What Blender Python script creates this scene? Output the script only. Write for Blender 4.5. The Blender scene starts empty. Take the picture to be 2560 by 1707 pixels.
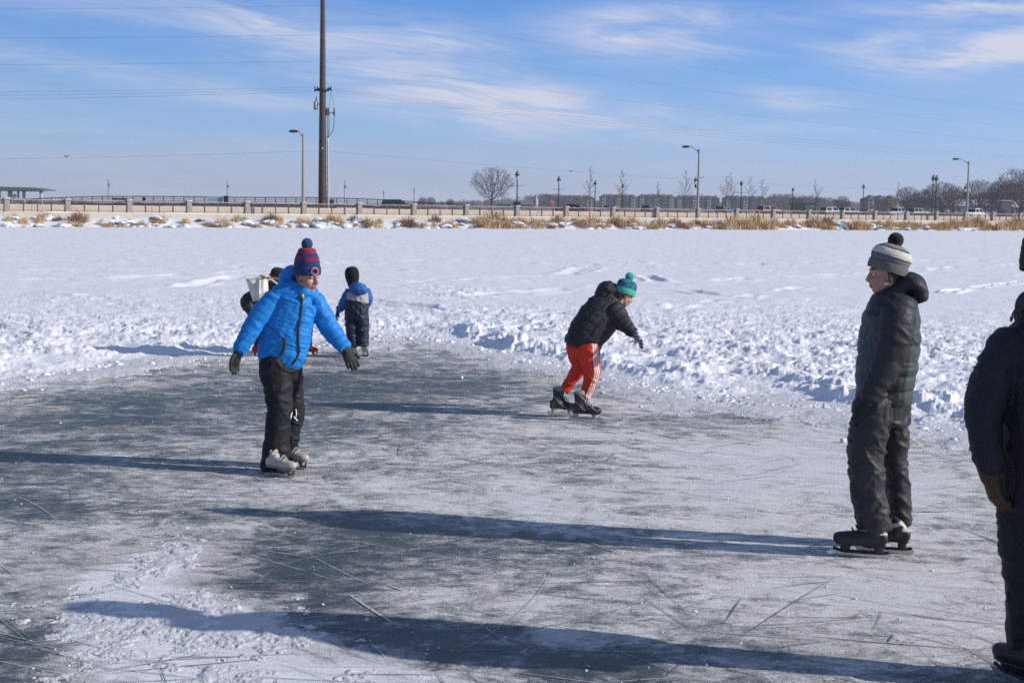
import bpy, bmesh, math, random
import numpy as np
from mathutils import Vector, Matrix
from mathutils.bvhtree import BVHTree

random.seed(7); RNG = np.random.default_rng(7)
SC = bpy.context.scene
COL = SC.collection

# ------------------------------------------------------------------ camera
F, HC = 3517.0, 1.95                      # focal length in photo pixels, eye height in metres
PITCH, ROLL = math.atan(337.5/F), math.atan(38/2560)
FW = Vector((0, math.cos(PITCH), -math.sin(PITCH)))
U0 = Vector((0, math.sin(PITCH), math.cos(PITCH))); R0 = Vector((1, 0, 0))
RT = R0*math.cos(ROLL) + U0*math.sin(ROLL)
UP = U0*math.cos(ROLL) - R0*math.sin(ROLL)
EYE = Vector((0, 0, HC))
cd = bpy.data.cameras.new('camera'); cam = bpy.data.objects.new('camera', cd); COL.objects.link(cam)
cam.matrix_world = Matrix(((RT.x, UP.x, -FW.x, 0), (RT.y, UP.y, -FW.y, 0), (RT.z, UP.z, -FW.z, HC), (0, 0, 0, 1)))
cd.sensor_width = 36; cd.sensor_fit = 'HORIZONTAL'; cd.lens = F/2560*36
cd.clip_start = 0.1; cd.clip_end = 9000
cd.dof.use_dof = True; cd.dof.focus_distance = 10.5; cd.dof.aperture_fstop = 6.3
SC.camera = cam

# ------------------------------------------------------------------ sun, sky, exposure
SUN_EL = math.radians(23.5); SUN_AZ = math.atan2(0.978, -0.21)
sv = Vector((math.sin(SUN_AZ)*math.cos(SUN_EL), math.cos(SUN_AZ)*math.cos(SUN_EL), math.sin(SUN_EL)))
sl = bpy.data.lights.new('sun', 'SUN'); sl.energy = 4.7; sl.angle = math.radians(0.53); sl.color = (1.0, 0.925, 0.835)
so = bpy.data.objects.new('sun', sl); COL.objects.link(so)
so.rotation_euler = sv.to_track_quat('Z', 'Y').to_euler()
SC.view_settings.view_transform = 'Standard'; SC.view_settings.look = 'None'
SC.view_settings.exposure = 0.06; SC.view_settings.gamma = 1.0
SC.cycles.use_denoising = False; SC.cycles.use_adaptive_sampling = False
SC.cycles.max_bounces = 6; SC.cycles.diffuse_bounces = 3; SC.cycles.glossy_bounces = 2; SC.cycles.volume_bounces = 0
SC.cycles.transparent_max_bounces = 6; SC.cycles.caustics_reflective = False

def ray(px, py): return FW + RT*((px-1280)/F) + UP*((853.5-py)/F)
def at(px, py, Y):
    d = ray(px, py); return EYE + d*(Y/d.y)
def G(px, py, z=0.0):
    d = ray(px, py); return EYE + d*((z-HC)/d.z)
D = 2560/2352.0                           # reading scale of the photograph

W = bpy.data.worlds.new("World"); SC.world = W; W.use_nodes = True
wt = W.node_tree; wn = wt.nodes; wl = wt.links
for n in list(wn): wn.remove(n)
def wnode(t, **k):
    n = wn.new(t)
    for a, b in k.items(): setattr(n, a, b)
    return n
def wm(op, a, b=None, c=None, clamp=False):
    n = wnode('ShaderNodeMath', operation=op); n.use_clamp = clamp
    for i, v in enumerate((a, b, c)):
        if v is None: continue
        if isinstance(v, (int, float)): n.inputs[i].default_value = v
        else: wl.new(v, n.inputs[i])
    return n.outputs[0]
sky = wnode('ShaderNodeTexSky', sky_type='NISHITA'); sky.sun_disc = False
sky.sun_elevation = SUN_EL; sky.sun_rotation = SUN_AZ
sky.altitude = 250; sky.air_density = 1.0; sky.dust_density = 0.25; sky.ozone_density = 2.6
tcw = wnode('ShaderNodeTexCoord'); sep = wnode('ShaderNodeSeparateXYZ'); wl.new(tcw.outputs['Generated'], sep.inputs[0])
AZ = wm('ARCTAN2', sep.outputs[0], sep.outputs[1]); EL = wm('ARCSINE', sep.outputs[2])
# thin cirrus: soft streaks, strongest in a few places of the sky
def azel(px, py):
    d = ray(px, py).normalized(); return math.atan2(d.x, d.y), math.asin(d.z)
CLOUDS = [  # photo x, y, half length, half height, tilt (down to the right), strength
    (980, 150, 260, 70, 0.22, 0.55), (1150, 215, 360, 34, 0.07, 0.62), (1250, 268, 320, 30, 0.08, 1.0), (1040, 120, 70, 24, 0.4, 0.5), (1160, 150, 120, 34, 0.5, 0.45),
    (1460, 90, 190, 42, 0.05, 1.0), (1730, 62, 250, 34, 0.20, 0.62), (1420, 32, 80, 14, 0.0, 0.45),
    (2250, 125, 190, 34, -0.10, 1.0), (2200, 10, 220, 28, -0.02, 0.70), (2090, 75, 130, 24, -0.25, 0.50), (2420, 60, 140, 60, -0.2, 0.5),
    (1820, 222, 110, 20, 0.10, 0.55), (1790, 238, 70, 14, 0.05, 0.40), (1860, 298, 110, 12, 0.0, 0.35), (1160, 302, 150, 22, 0.0, 0.50),
    (260, 168, 300, 26, 0.12, 0.48), (300, 20, 500, 40, 0.05, 0.34), (640, 110, 200, 60, 0.2, 0.32), (640, 40, 220, 40, 0.1, 0.34),
    (660, 240, 260, 22, 0.03, 0.32), (640, 335, 130, 14, 0.0, 0.30), (300, 420, 900, 55, 0.02, 0.34), (1500, 395, 900, 40, 0.03, 0.16),
    (-900, 100, 700, 120, 0.1, 0.5), (3400, 60, 700, 140, -0.1, 0.6), (1200, -500, 1500, 160, 0.1, 0.5)]
tot = None
for x, y, sx, sy, tl, st in CLOUDS:
    x, y, sx, sy = x*D, y*D, sx*D, sy*D
    a0, e0 = azel(x, y)
    du = wm('SUBTRACT', AZ, a0); dv = wm('SUBTRACT', EL, e0)
    dv2 = wm('MULTIPLY_ADD', du, tl + 0.015, dv)
    q = wm('ADD', wm('POWER', wm('MULTIPLY', wm('ABSOLUTE', du), F/sx), 2.0), wm('POWER', wm('MULTIPLY', wm('ABSOLUTE', dv2), F/sy), 2.0))
    g = wm('MULTIPLY', wm('POWER', 2.71828, wm('MULTIPLY', q, -0.85)), st)
    tot = g if tot is None else wm('ADD', tot, g)
cv = wnode('ShaderNodeCombineXYZ'); wl.new(wm('MULTIPLY', AZ, 9.0), cv.inputs[0])
wl.new(wm('MULTIPLY', wm('MULTIPLY_ADD', AZ, 0.07, EL), 58.0), cv.inputs[1])
nz = wnode('ShaderNodeTexNoise'); nz.inputs['Scale'].default_value = 1.0; nz.inputs['Detail'].default_value = 8
nz.inputs['Roughness'].default_value = 0.62; nz.inputs['Distortion'].default_value = 0.7; wl.new(cv.outputs[0], nz.inputs['Vector'])
cv2 = wnode('ShaderNodeCombineXYZ'); wl.new(wm('MULTIPLY', AZ, 14.0), cv2.inputs[0])
wl.new(wm('MULTIPLY', wm('MULTIPLY_ADD', AZ, 0.12, EL), 170.0), cv2.inputs[1])
nz2 = wnode('ShaderNodeTexNoise'); nz2.inputs['Scale'].default_value = 1.0; nz2.inputs['Detail'].default_value = 7
nz2.inputs['Roughness'].default_value = 0.6; nz2.inputs['Distortion'].default_value = 1.0; wl.new(cv2.outputs[0], nz2.inputs['Vector'])
st1 = wnode('ShaderNodeMapRange'); st1.interpolation_type = 'SMOOTHSTEP'; st1.inputs[1].default_value = 0.34; st1.inputs[2].default_value = 0.66
wl.new(nz.outputs[0], st1.inputs[0])
st2 = wnode('ShaderNodeMapRange'); st2.inputs[1].default_value = 0.25; st2.inputs[2].default_value = 0.75; st2.inputs[3].default_value = 0.62; st2.inputs[4].default_value = 1.15
wl.new(nz2.outputs[0], st2.inputs[0])
cf = wm('MULTIPLY', wm('MULTIPLY', wm('MULTIPLY_ADD', st1.outputs[0], 0.76, 0.24), st2.outputs[0]), tot, clamp=True)
cf = wm('MULTIPLY', cf, 1.12, clamp=True)
ramp = wnode('ShaderNodeValToRGB'); re_ = ramp.color_ramp.elements      # clear winter blue, deepening with height; clearer than the yellowish low-sun sky
re_[0].position = 0.0; re_[0].color = (.49, .55, .70, 1); re_[1].position = 1.0; re_[1].color = (.18, .235, .40, 1)
for p_, c_ in ((.02, (.42, .53, .74, 1)), (.05, (.30, .505, .82, 1)), (.10, (.18, .40, .81, 1)), (.15, (.105, .30, .76, 1)), (.32, (.17, .255, .46, 1))): q_ = re_.new(p_); q_.color = c_
wl.new(wm('MAXIMUM', sep.outputs[2], 0.0), ramp.inputs[0])
sunny = wm('MULTIPLY_ADD', wm('COSINE', wm('SUBTRACT', AZ, SUN_AZ)), 0.16, 1.0)
rs = wnode('ShaderNodeVectorMath', operation='SCALE'); wl.new(ramp.outputs[0], rs.inputs[0]); wl.new(wm('MULTIPLY', sunny, 10.0), rs.inputs['Scale'])
hs = wnode('ShaderNodeMix', data_type='RGBA'); hs.inputs[0].default_value = .95; wl.new(sky.outputs[0], hs.inputs[6]); wl.new(rs.outputs[0], hs.inputs[7])
cm = wnode('ShaderNodeMix', data_type='RGBA'); wl.new(cf, cm.inputs[0]); wl.new(hs.outputs[2], cm.inputs[6])
cm.inputs[7].default_value = (6.2, 6.5, 7.9, 1)
bg = wnode('ShaderNodeBackground'); bg.inputs[1].default_value = 0.10; wl.new(cm.outputs[2], bg.inputs[0])
wo = wnode('ShaderNodeOutputWorld'); wl.new(bg.outputs[0], wo.inputs[0])

# ------------------------------------------------------------------ numpy noise
def _h(ix, iy, iz, s):
    n = (ix.astype(np.uint32)*np.uint32(374761393) + iy.astype(np.uint32)*np.uint32(668265263) + iz.astype(np.uint32)*np.uint32(2246822519)
         + np.uint32((s*3266489917) & 0xffffffff))
    n = (n ^ (n >> np.uint32(13)))*np.uint32(1274126177); n = n ^ (n >> np.uint32(16)); n = n*np.uint32(2654435761); n ^= n >> np.uint32(15)
    return n.astype(np.float64)/4294967296.0
def vn2(x, y, s=0):
    ix = np.floor(x).astype(np.int64); iy = np.floor(y).astype(np.int64); fx = x-ix; fy = y-iy
    fx = fx*fx*fx*(fx*(fx*6-15)+10); fy = fy*fy*fy*(fy*(fy*6-15)+10); z = np.zeros_like(ix)
    a = _h(ix, iy, z, s); b = _h(ix+1, iy, z, s); c = _h(ix, iy+1, z, s); d = _h(ix+1, iy+1, z, s)
    return (a+(b-a)*fx)*(1-fy) + (c+(d-c)*fx)*fy
def fb2(x, y, o=4, s=0, g=0.5):
    t = 0; a = 1; n = 0
    for i in range(o):
        t = t + a*vn2(x*2**i + i*17.3, y*2**i - i*9.1, s+i); n += a; a *= g
    return t/n
def vn3(p, s=0):
    i = np.floor(p).astype(np.int64); f = p-i; f = f*f*(3-2*f)
    r = 0
    for dx in (0, 1):
        for dy in (0, 1):
            for dz in (0, 1):
                w = (f[:, 0] if dx else 1-f[:, 0])*(f[:, 1] if dy else 1-f[:, 1])*(f[:, 2] if dz else 1-f[:, 2])
                r = r + w*_h(i[:, 0]+dx, i[:, 1]+dy, i[:, 2]+dz, s)
    return r
def fb3(p, o=3, s=0):
    t = 0; a = 1; n = 0
    for i in range(o): t = t + a*vn3(p*2**i + 11.7*i, s+i); n += a; a *= .5
    return t/n
def clods(x, y, cell, s, fill=0.8):
    """rounded lumps of thrown-up snow: height of the highest lump over each point"""
    cx = np.floor(x/cell).astype(np.int64); cy = np.floor(y/cell).astype(np.int64); best = np.zeros_like(x); z = np.zeros_like(cx)
    for dx in (-1, 0, 1):
        for dy in (-1, 0, 1):
            ux = cx+dx; uy = cy+dy
            px = (ux+_h(ux, uy, z, s))*cell; py = (uy+_h(ux, uy, z, s+1))*cell; r = cell*(0.25+0.6*_h(ux, uy, z, s+2)**1.5)
            on = _h(ux, uy, z, s+3) < fill
            d2 = ((x-px)**2 + ((y-py)*1.15)**2)/(r*r)
            hgt = np.where(on & (d2 < 1), r*np.maximum(1-d2, 0)**.8*0.75, 0)
            best = np.maximum(best, hgt)
    return best
def sstep(a, b, x):
    t = np.clip((x-a)/(b-a), 0, 1); return t*t*(3-2*t)

# ------------------------------------------------------------------ materials
def mat(name, col, rough=0.7, var=0.12, scale=8.0, bump=0.0, bscale=None, attr=False, metal=0.0, spec=0.4, coords='Object', sheen=0.0, coat=0.0):
    m = bpy.data.materials.new(name); m.use_nodes = True; nt = m.node_tree; b = nt.nodes['Principled BSDF']; L = nt.links
    tc = nt.nodes.new('ShaderNodeTexCoord'); n = nt.nodes.new('ShaderNodeTexNoise'); n.inputs['Scale'].default_value = scale
    n.inputs['Detail'].default_value = 6; n.inputs['Roughness'].default_value = .6; L.new(tc.outputs[coords], n.inputs['Vector'])
    mr = nt.nodes.new('ShaderNodeMapRange'); mr.inputs[1].default_value = .25; mr.inputs[2].default_value = .75
    mr.inputs[3].default_value = 1-var; mr.inputs[4].default_value = 1+var; L.new(n.outputs[0], mr.inputs[0])
    mx = nt.nodes.new('ShaderNodeVectorMath'); mx.operation = 'SCALE'; L.new(mr.outputs[0], mx.inputs['Scale'])
    if attr:
        a = nt.nodes.new('ShaderNodeAttribute'); a.attribute_name = 'Col'; L.new(a.outputs['Color'], mx.inputs[0])
    else: mx.inputs[0].default_value = col
    L.new(mx.outputs[0], b.inputs['Base Color'])
    b.inputs['Roughness'].default_value = rough; b.inputs['Metallic'].default_value = metal; b.inputs['Specular IOR Level'].default_value = spec
    if sheen: b.inputs['Sheen Weight'].default_value = sheen
    if coat: b.inputs['Coat Weight'].default_value = coat
    if bump:
        n2 = nt.nodes.new('ShaderNodeTexNoise'); n2.inputs['Scale'].default_value = bscale or scale*6; n2.inputs['Detail'].default_value = 5
        L.new(tc.outputs[coords], n2.inputs['Vector']); bp = nt.nodes.new('ShaderNodeBump'); bp.inputs['Strength'].default_value = bump
        bp.inputs['Distance'].default_value = .01; L.new(n2.outputs[0], bp.inputs['Height']); L.new(bp.outputs[0], b.inputs['Normal'])
    return m

M = {}
M['skin'] = mat('skin', (0, 0, 0), .5, .08, 14, attr=True, spec=.35)
M['cloth'] = mat('cloth', (0, 0, 0), .62, .10, 18, .25, 160, attr=True, spec=.3)
M['knit'] = mat('knit', (0, 0, 0), .95, .16, 60, .5, 420, attr=True, spec=.1, sheen=.15)
M['nylon'] = mat('nylon', (0, 0, 0), .55, .10, 14, .2, 120, attr=True, spec=.28)
M['black_plastic'] = mat('black_plastic', (.02, .022, .025), .4, .1)
M['steel'] = mat('steel', (.55, .56, .58), .32, .08, metal=1.0)
M['dull_steel'] = mat('dull_steel', (.17, .16, .15), .5, .1, metal=.5)
M['boot'] = mat('boot_leather', (0, 0, 0), .42, .14, 20, .2, 90, attr=True)
M['lace'] = mat('lace', (.55, .54, .5), .9)
M['zip'] = mat('zipper', (.03, .035, .045), .5)
M['red_thread'] = mat('red_thread', (.50, .03, .06), .8)
M['white_thread'] = mat('white_thread', (.6, .6, .6), .8)
M['yellow'] = mat('yellow_tab', (.55, .5, .08), .6)
M['eye'] = mat('eye', (.5, .48, .45), .25)
M['canvas'] = mat('canvas', (.62, .60, .54), .9, .06, 10, .3, 200)
M['stick'] = mat('stick_wood', (.17, .085, .045), .7, .25, 30)

# ------------------------------------------------------------------ mesh helpers
class MB:
    def __init__(s): s.v = []; s.f = []; s.n = 0
    def add(s, V, Fs):
        V = np.asarray(V, float).reshape(-1, 3); s.v.append(V); o = s.n
        s.f.extend([tuple(int(i)+o for i in f) for f in Fs]); s.n += len(V)
    def box(s, c, d, R=None):
        c = np.array(c, float); d = np.array(d, float)/2
        V = np.array([[sx, sy, sz] for sx in (-1, 1) for sy in (-1, 1) for sz in (-1, 1)], float)*d
        if R is not None: V = V @ np.array(R, float).T
        s.add(V+c, [(0, 1, 3, 2), (4, 6, 7, 5), (0, 4, 5, 1), (2, 3, 7, 6), (0, 2, 6, 4), (1, 5, 7, 3)])
    def tube(s, pts, rad, n=14, sub=5, caps=True, dv=(0, 1, 0), cap=1.0, ex=2.0):
        P = np.array([tuple(p) for p in pts], float); Rr = np.array([(r if hasattr(r, '__len__') else (r, r)) for r in rad], float)
        if sub > 1 and len(P) > 2: P, Rr = catmull(P, sub), catmull(Rr, sub)
        elif sub > 1 and len(P) == 2:
            t = np.linspace(0, 1, sub+1)[:, None]; P = P[0]+(P[1]-P[0])*t; Rr = Rr[0]+(Rr[1]-Rr[0])*t
        T = np.gradient(P, axis=0); T /= np.linalg.norm(T, axis=1)[:, None]+1e-12
        if caps:
            c0 = min(Rr[0])*cap; c1 = min(Rr[-1])*cap; a = [(math.sin(x), math.cos(x)) for x in (1.45, 1.05, .55)]
            P = np.vstack([[P[0]-T[0]*c0*k for k, _ in a], P, [P[-1]+T[-1]*c1*k for k, _ in a[::-1]]])
            Rr = np.vstack([[Rr[0]*k for _, k in a], Rr, [Rr[-1]*k for _, k in a[::-1]]])
            T = np.vstack([[T[0]]*3, T, [T[-1]]*3])
        d = np.array(dv, float); th = np.linspace(0, 2*math.pi, n, endpoint=False)
        ct, sn = np.cos(th), np.sin(th)
        if ex != 2.0: ct = np.sign(ct)*np.abs(ct)**(2/ex); sn = np.sign(sn)*np.abs(sn)**(2/ex)
        V = []; pb = None
        for p, t, r in zip(P, T, Rr):
            b = d - t*np.dot(d, t)
            if np.linalg.norm(b) < .15: b = (pb if pb is not None else np.array((1., 0, 0))); b = b - t*np.dot(b, t)
            b /= np.linalg.norm(b); pb = b; a = np.cross(t, b)
            V.append(p + np.outer(ct*r[0], a) + np.outer(sn*r[1], b))
        m = len(V); Fs = []
        for i in range(m-1):
            for j in range(n):
                k = (j+1) % n; Fs.append((i*n+j, (i+1)*n+j, (i+1)*n+k, i*n+k))
        Fs.append(tuple(range(n))); Fs.append(tuple((m-1)*n+j for j in range(n-1, -1, -1)))
        s.add(np.vstack(V), Fs)
    def ell(s, c, r, A=None, n=18, m=12):
        V = [(0, 0, -1)]; Fs = []
        for i in range(1, m):
            a = -math.pi/2+math.pi*i/m
            V += [(math.cos(a)*math.cos(2*math.pi*j/n), math.cos(a)*math.sin(2*math.pi*j/n), math.sin(a)) for j in range(n)]
        V.append((0, 0, 1)); q = len(V)-1
        for j in range(n):
            k = (j+1) % n; Fs.append((0, 1+k, 1+j)); Fs.append((q, q-n+j, q-n+k))
            for i in range(m-2): Fs.append((1+i*n+j, 1+i*n+k, 1+(i+1)*n+k, 1+(i+1)*n+j))
        V = np.array(V)*np.array(r, float)
        if A is not None: V = V @ np.array(A, float).T
        s.add(V+np.array(c, float), Fs)
    def prism(s, outline, axis_vec, o=(0, 0, 0)):
        """outline: 3-D points of a flat polygon, pushed along axis_vec"""
        P = np.array(outline, float)+np.array(o, float); n = len(P); a = np.array(axis_vec, float)
        s.add(np.vstack([P, P+a]), [tuple(range(n-1, -1, -1)), tuple(range(n, 2*n))] + [(i, (i+1) % n, (i+1) % n+n, i+n) for i in range(n)])
    def arrays(s): return (np.vstack(s.v) if s.v else np.zeros((0, 3))), s.f
    def build(s, name, m, parent=None, smooth=False, loc=None, fixn=True):
        V, Fs = s.arrays(); return link(mesh(name, V, Fs, m, smooth, fixn), name, parent)
def catmull(P, sub):
    Q = np.vstack([2*P[0]-P[1], P, 2*P[-1]-P[-2]]); out = []
    for i in range(1, len(Q)-2):
        for k in range(sub):
            t = k/sub; a, b, c, d = Q[i-1], Q[i], Q[i+1], Q[i+2]
            out.append(.5*((2*b)+(-a+c)*t+(2*a-5*b+4*c-d)*t*t+(-a+3*b-3*c+d)*t**3))
    out.append(P[-1]); return np.array(out)
def mesh(name, V, Fs, m, smooth=False, fixn=False):
    me = bpy.data.meshes.new(name); me.from_pydata([tuple(v) for v in V], [], Fs)
    if fixn:
        bm = bmesh.new(); bm.from_mesh(me); bmesh.ops.recalc_face_normals(bm, faces=bm.faces); bm.to_mesh(me); bm.free()
    if m is not None:
        for q in (m if isinstance(m, (list, tuple)) else [m]): me.materials.append(q)
    if smooth: me.polygons.foreach_set('use_smooth', [True]*len(me.polygons))
    me.update(); return me
def link(me, name, parent=None):
    o = bpy.data.objects.new(name, me); COL.objects.link(o)
    if parent is not None: o.parent = parent
    return o
def thing(name, label, cat, loc=(0, 0, 0), group=None):
    o = bpy.data.objects.new(name, None); COL.objects.link(o); o.location = loc; o.empty_display_size = .2
    return tag(o, label, cat, group)
def tag(o, label, cat, group=None):
    o['label'] = label; o['category'] = cat
    if group: o['group'] = group
    return o
def kind(o, k): o['kind'] = k; return o
def paint(me, cols):
    c = np.ones((len(me.vertices), 4)); c[:, :3] = cols
    a = me.color_attributes.get('Col') or me.color_attributes.new('Col', 'FLOAT_COLOR', 'POINT'); a.data.foreach_set('color', c.ravel())
def coords(me):
    a = np.zeros(len(me.vertices)*3); me.vertices.foreach_get('co', a); a = a.reshape(-1, 3)
    n = np.zeros(len(me.vertices)*3); me.vertex_normals.foreach_get('vector', n); return a, n.reshape(-1, 3)
def fuse(mb, voxel, it=4, m=None, name='m'):
    """one continuous surface grown over overlapping closed shells"""
    V, Fs = mb.arrays(); me = mesh('tmp', V, Fs, None, False, True); o = link(me, 'tmp')
    r = o.modifiers.new('r', 'REMESH'); r.mode = 'VOXEL'; r.voxel_size = voxel; r.use_smooth_shade = True
    if it: q = o.modifiers.new('s', 'SMOOTH'); q.factor = .5; q.iterations = it
    dg = bpy.context.evaluated_depsgraph_get(); e = bpy.data.meshes.new_from_object(o.evaluated_get(dg))
    bpy.data.objects.remove(o); bpy.data.meshes.remove(me); e.name = name
    e.materials.clear(); e.materials.append(m); e.polygons.foreach_set('use_smooth', [True]*len(e.polygons)); return e
def push(me, amount):
    c, n = coords(me); c = c+n*np.asarray(amount).reshape(-1, 1); me.vertices.foreach_set('co', c.ravel()); me.update()
def bvh_of(me):
    return BVHTree.FromPolygons([tuple(v.co) for v in me.vertices], [tuple(p.vertices) for p in me.polygons])

# ------------------------------------------------------------------ shoreline frame
WL, WR = at(0, 560, 98.0), at(2560, 560, 163.0)          # where the sea wall starts and ends in view
WL = Vector((WL.x, WL.y, 0)); WR = Vector((WR.x, WR.y, 0)); WD = (WR-WL).normalized(); WN = Vector((-WD.y, WD.x, 0))   # WN points away from the lake
def wall_pt(px, off=0.0):
    """point on the wall line (offset away from the lake) in the vertical plane through photo column px"""
    d = ray(px, 530); d = Vector((d.x, d.y, 0)); o = WL+WN*off
    den = d.x*WD.y-d.y*WD.x; t = (o.x*WD.y-o.y*WD.x)/den; return Vector((d.x*t, d.y*t, 0))
WRot = Matrix((WD, WN, Vector((0, 0, 1)))).transposed(); WA = np.array(WRot)
# ------------------------------------------------------------------ lake: ice, snow
def snow_material(name, tint=(.82, .83, .855)):
    m = bpy.data.materials.new(name); m.use_nodes = True; nt = m.node_tree; b = nt.nodes['Principled BSDF']; L = nt.links
    tc = nt.nodes.new('ShaderNodeTexCoord'); at_ = nt.nodes.new('ShaderNodeAttribute'); at_.attribute_name = 'wet'
    n = nt.nodes.new('ShaderNodeTexNoise'); n.inputs['Scale'].default_value = 1.3; n.inputs['Detail'].default_value = 9; n.inputs['Roughness'].default_value = .65
    L.new(tc.outputs['Object'], n.inputs['Vector'])
    r = nt.nodes.new('ShaderNodeValToRGB'); r.color_ramp.elements[0].position = .25; r.color_ramp.elements[0].color = (tint[0]*.88, tint[1]*.88, tint[2]*.9, 1)
    r.color_ramp.elements[1].position = .65; r.color_ramp.elements[1].color = (*tint, 1); L.new(n.outputs[0], r.inputs[0])
    mx = nt.nodes.new('ShaderNodeMix'); mx.data_type = 'RGBA'; L.new(at_.outputs['Fac'], mx.inputs[0]); L.new(r.outputs[0], mx.inputs[6]); mx.inputs[7].default_value = (.56, .565, .575, 1)
    L.new(mx.outputs[2], b.inputs['Base Color']); b.inputs['Roughness'].default_value = .8; b.inputs['Specular IOR Level'].default_value = .2
    n2 = nt.nodes.new('ShaderNodeTexNoise'); n2.inputs['Scale'].default_value = 28; n2.inputs['Detail'].default_value = 7; n2.inputs['Roughness'].default_value = .7
    L.new(tc.outputs['Object'], n2.inputs['Vector']); bp = nt.nodes.new('ShaderNodeBump'); bp.inputs['Strength'].default_value = .6; bp.inputs['Distance'].default_value = .02
    L.new(n2.outputs[0], bp.inputs['Height']); L.new(bp.outputs[0], b.inputs['Normal'])
    return m
M['snow'] = snow_material('snow')

EDGE = [(-500, 925), (-200, 905), (0, 882), (200, 848), (420, 822), (560, 812), (760, 790), (850, 778), (960, 776), (1100, 802), (1200, 828), (1350, 860),
        (1500, 895), (1640, 915), (1800, 925), (1900, 937), (2000, 962), (2150, 990), (2352, 1012), (2600, 1045), (2900, 1100)]
EG = np.array([tuple(G(x*D, y*D))[:2] for x, y in EDGE]); EG = EG[np.argsort(EG[:, 0])]
def edge_y(x): return np.interp(x, np.r_[-14, EG[:, 0], 12], np.r_[6.0, EG[:, 1], 6.0])
def blobs(x, y, lst):
    t = np.zeros_like(x)
    for px, py, rx, ry, s in lst:
        c = G(px*D, py*D); sx = rx*D*c.y/F; sy = abs(G(px*D, (py-ry)*D).y-G(px*D, (py+ry)*D).y)/2
        t += s*np.exp(-((x-c.x)/sx)**2-((y-c.y)/sy)**2)
    return t
SLUSH = [(370, 1290, 130, 70, 1.0), (250, 1350, 120, 60, .8), (480, 1400, 200, 50, .9), (330, 1450, 220, 55, 1.0), (620, 1480, 220, 50, 1.0), (300, 1540, 200, 60, .7),
         (800, 1560, 220, 50, 1.1), (560, 1560, 250, 70, 1.1), (120, 1270, 110, 40, .45), (60, 1400, 70, 70, .3), (1000, 1590, 120, 30, .6), (380, 1400, 160, 60, .5)]
FROST_AND_SHADE = [(1900, 1250, 380, 190, .16), (2150, 1430, 260, 150, .16), (1500, 1160, 520, 80, .10), (1250, 1400, 280, 90, .08), (1750, 1040, 500, 60, .16), (2100, 1100, 300, 120, .16),
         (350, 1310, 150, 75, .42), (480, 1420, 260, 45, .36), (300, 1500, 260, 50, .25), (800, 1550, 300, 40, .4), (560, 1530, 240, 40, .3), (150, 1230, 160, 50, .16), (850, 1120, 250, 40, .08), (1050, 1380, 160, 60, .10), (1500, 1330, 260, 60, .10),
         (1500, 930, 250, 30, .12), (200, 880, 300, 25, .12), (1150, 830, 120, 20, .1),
         (180, 1000, 330, 95, -.16), (700, 1300, 180, 80, -.26), (860, 1200, 160, 45, -.18), (60, 1250, 150, 40, -.10), (900, 1490, 240, 60, -.26), (1350, 1540, 220, 45, -.24), (20, 1500, 110, 90, -.3),  # negatives bare the ice; the nearest also paint the man's cast shadow into it
         (650, 900, 380, 60, -.12), (980, 870, 260, 55, -.12), (1150, 1260, 260, 60, -.14), (2200, 1555, 260, 40, -.1), (1000, 1000, 250, 40, -.05), (400, 1180, 200, 30, -.1), (1350, 1060, 120, 25, -.06)]

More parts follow.
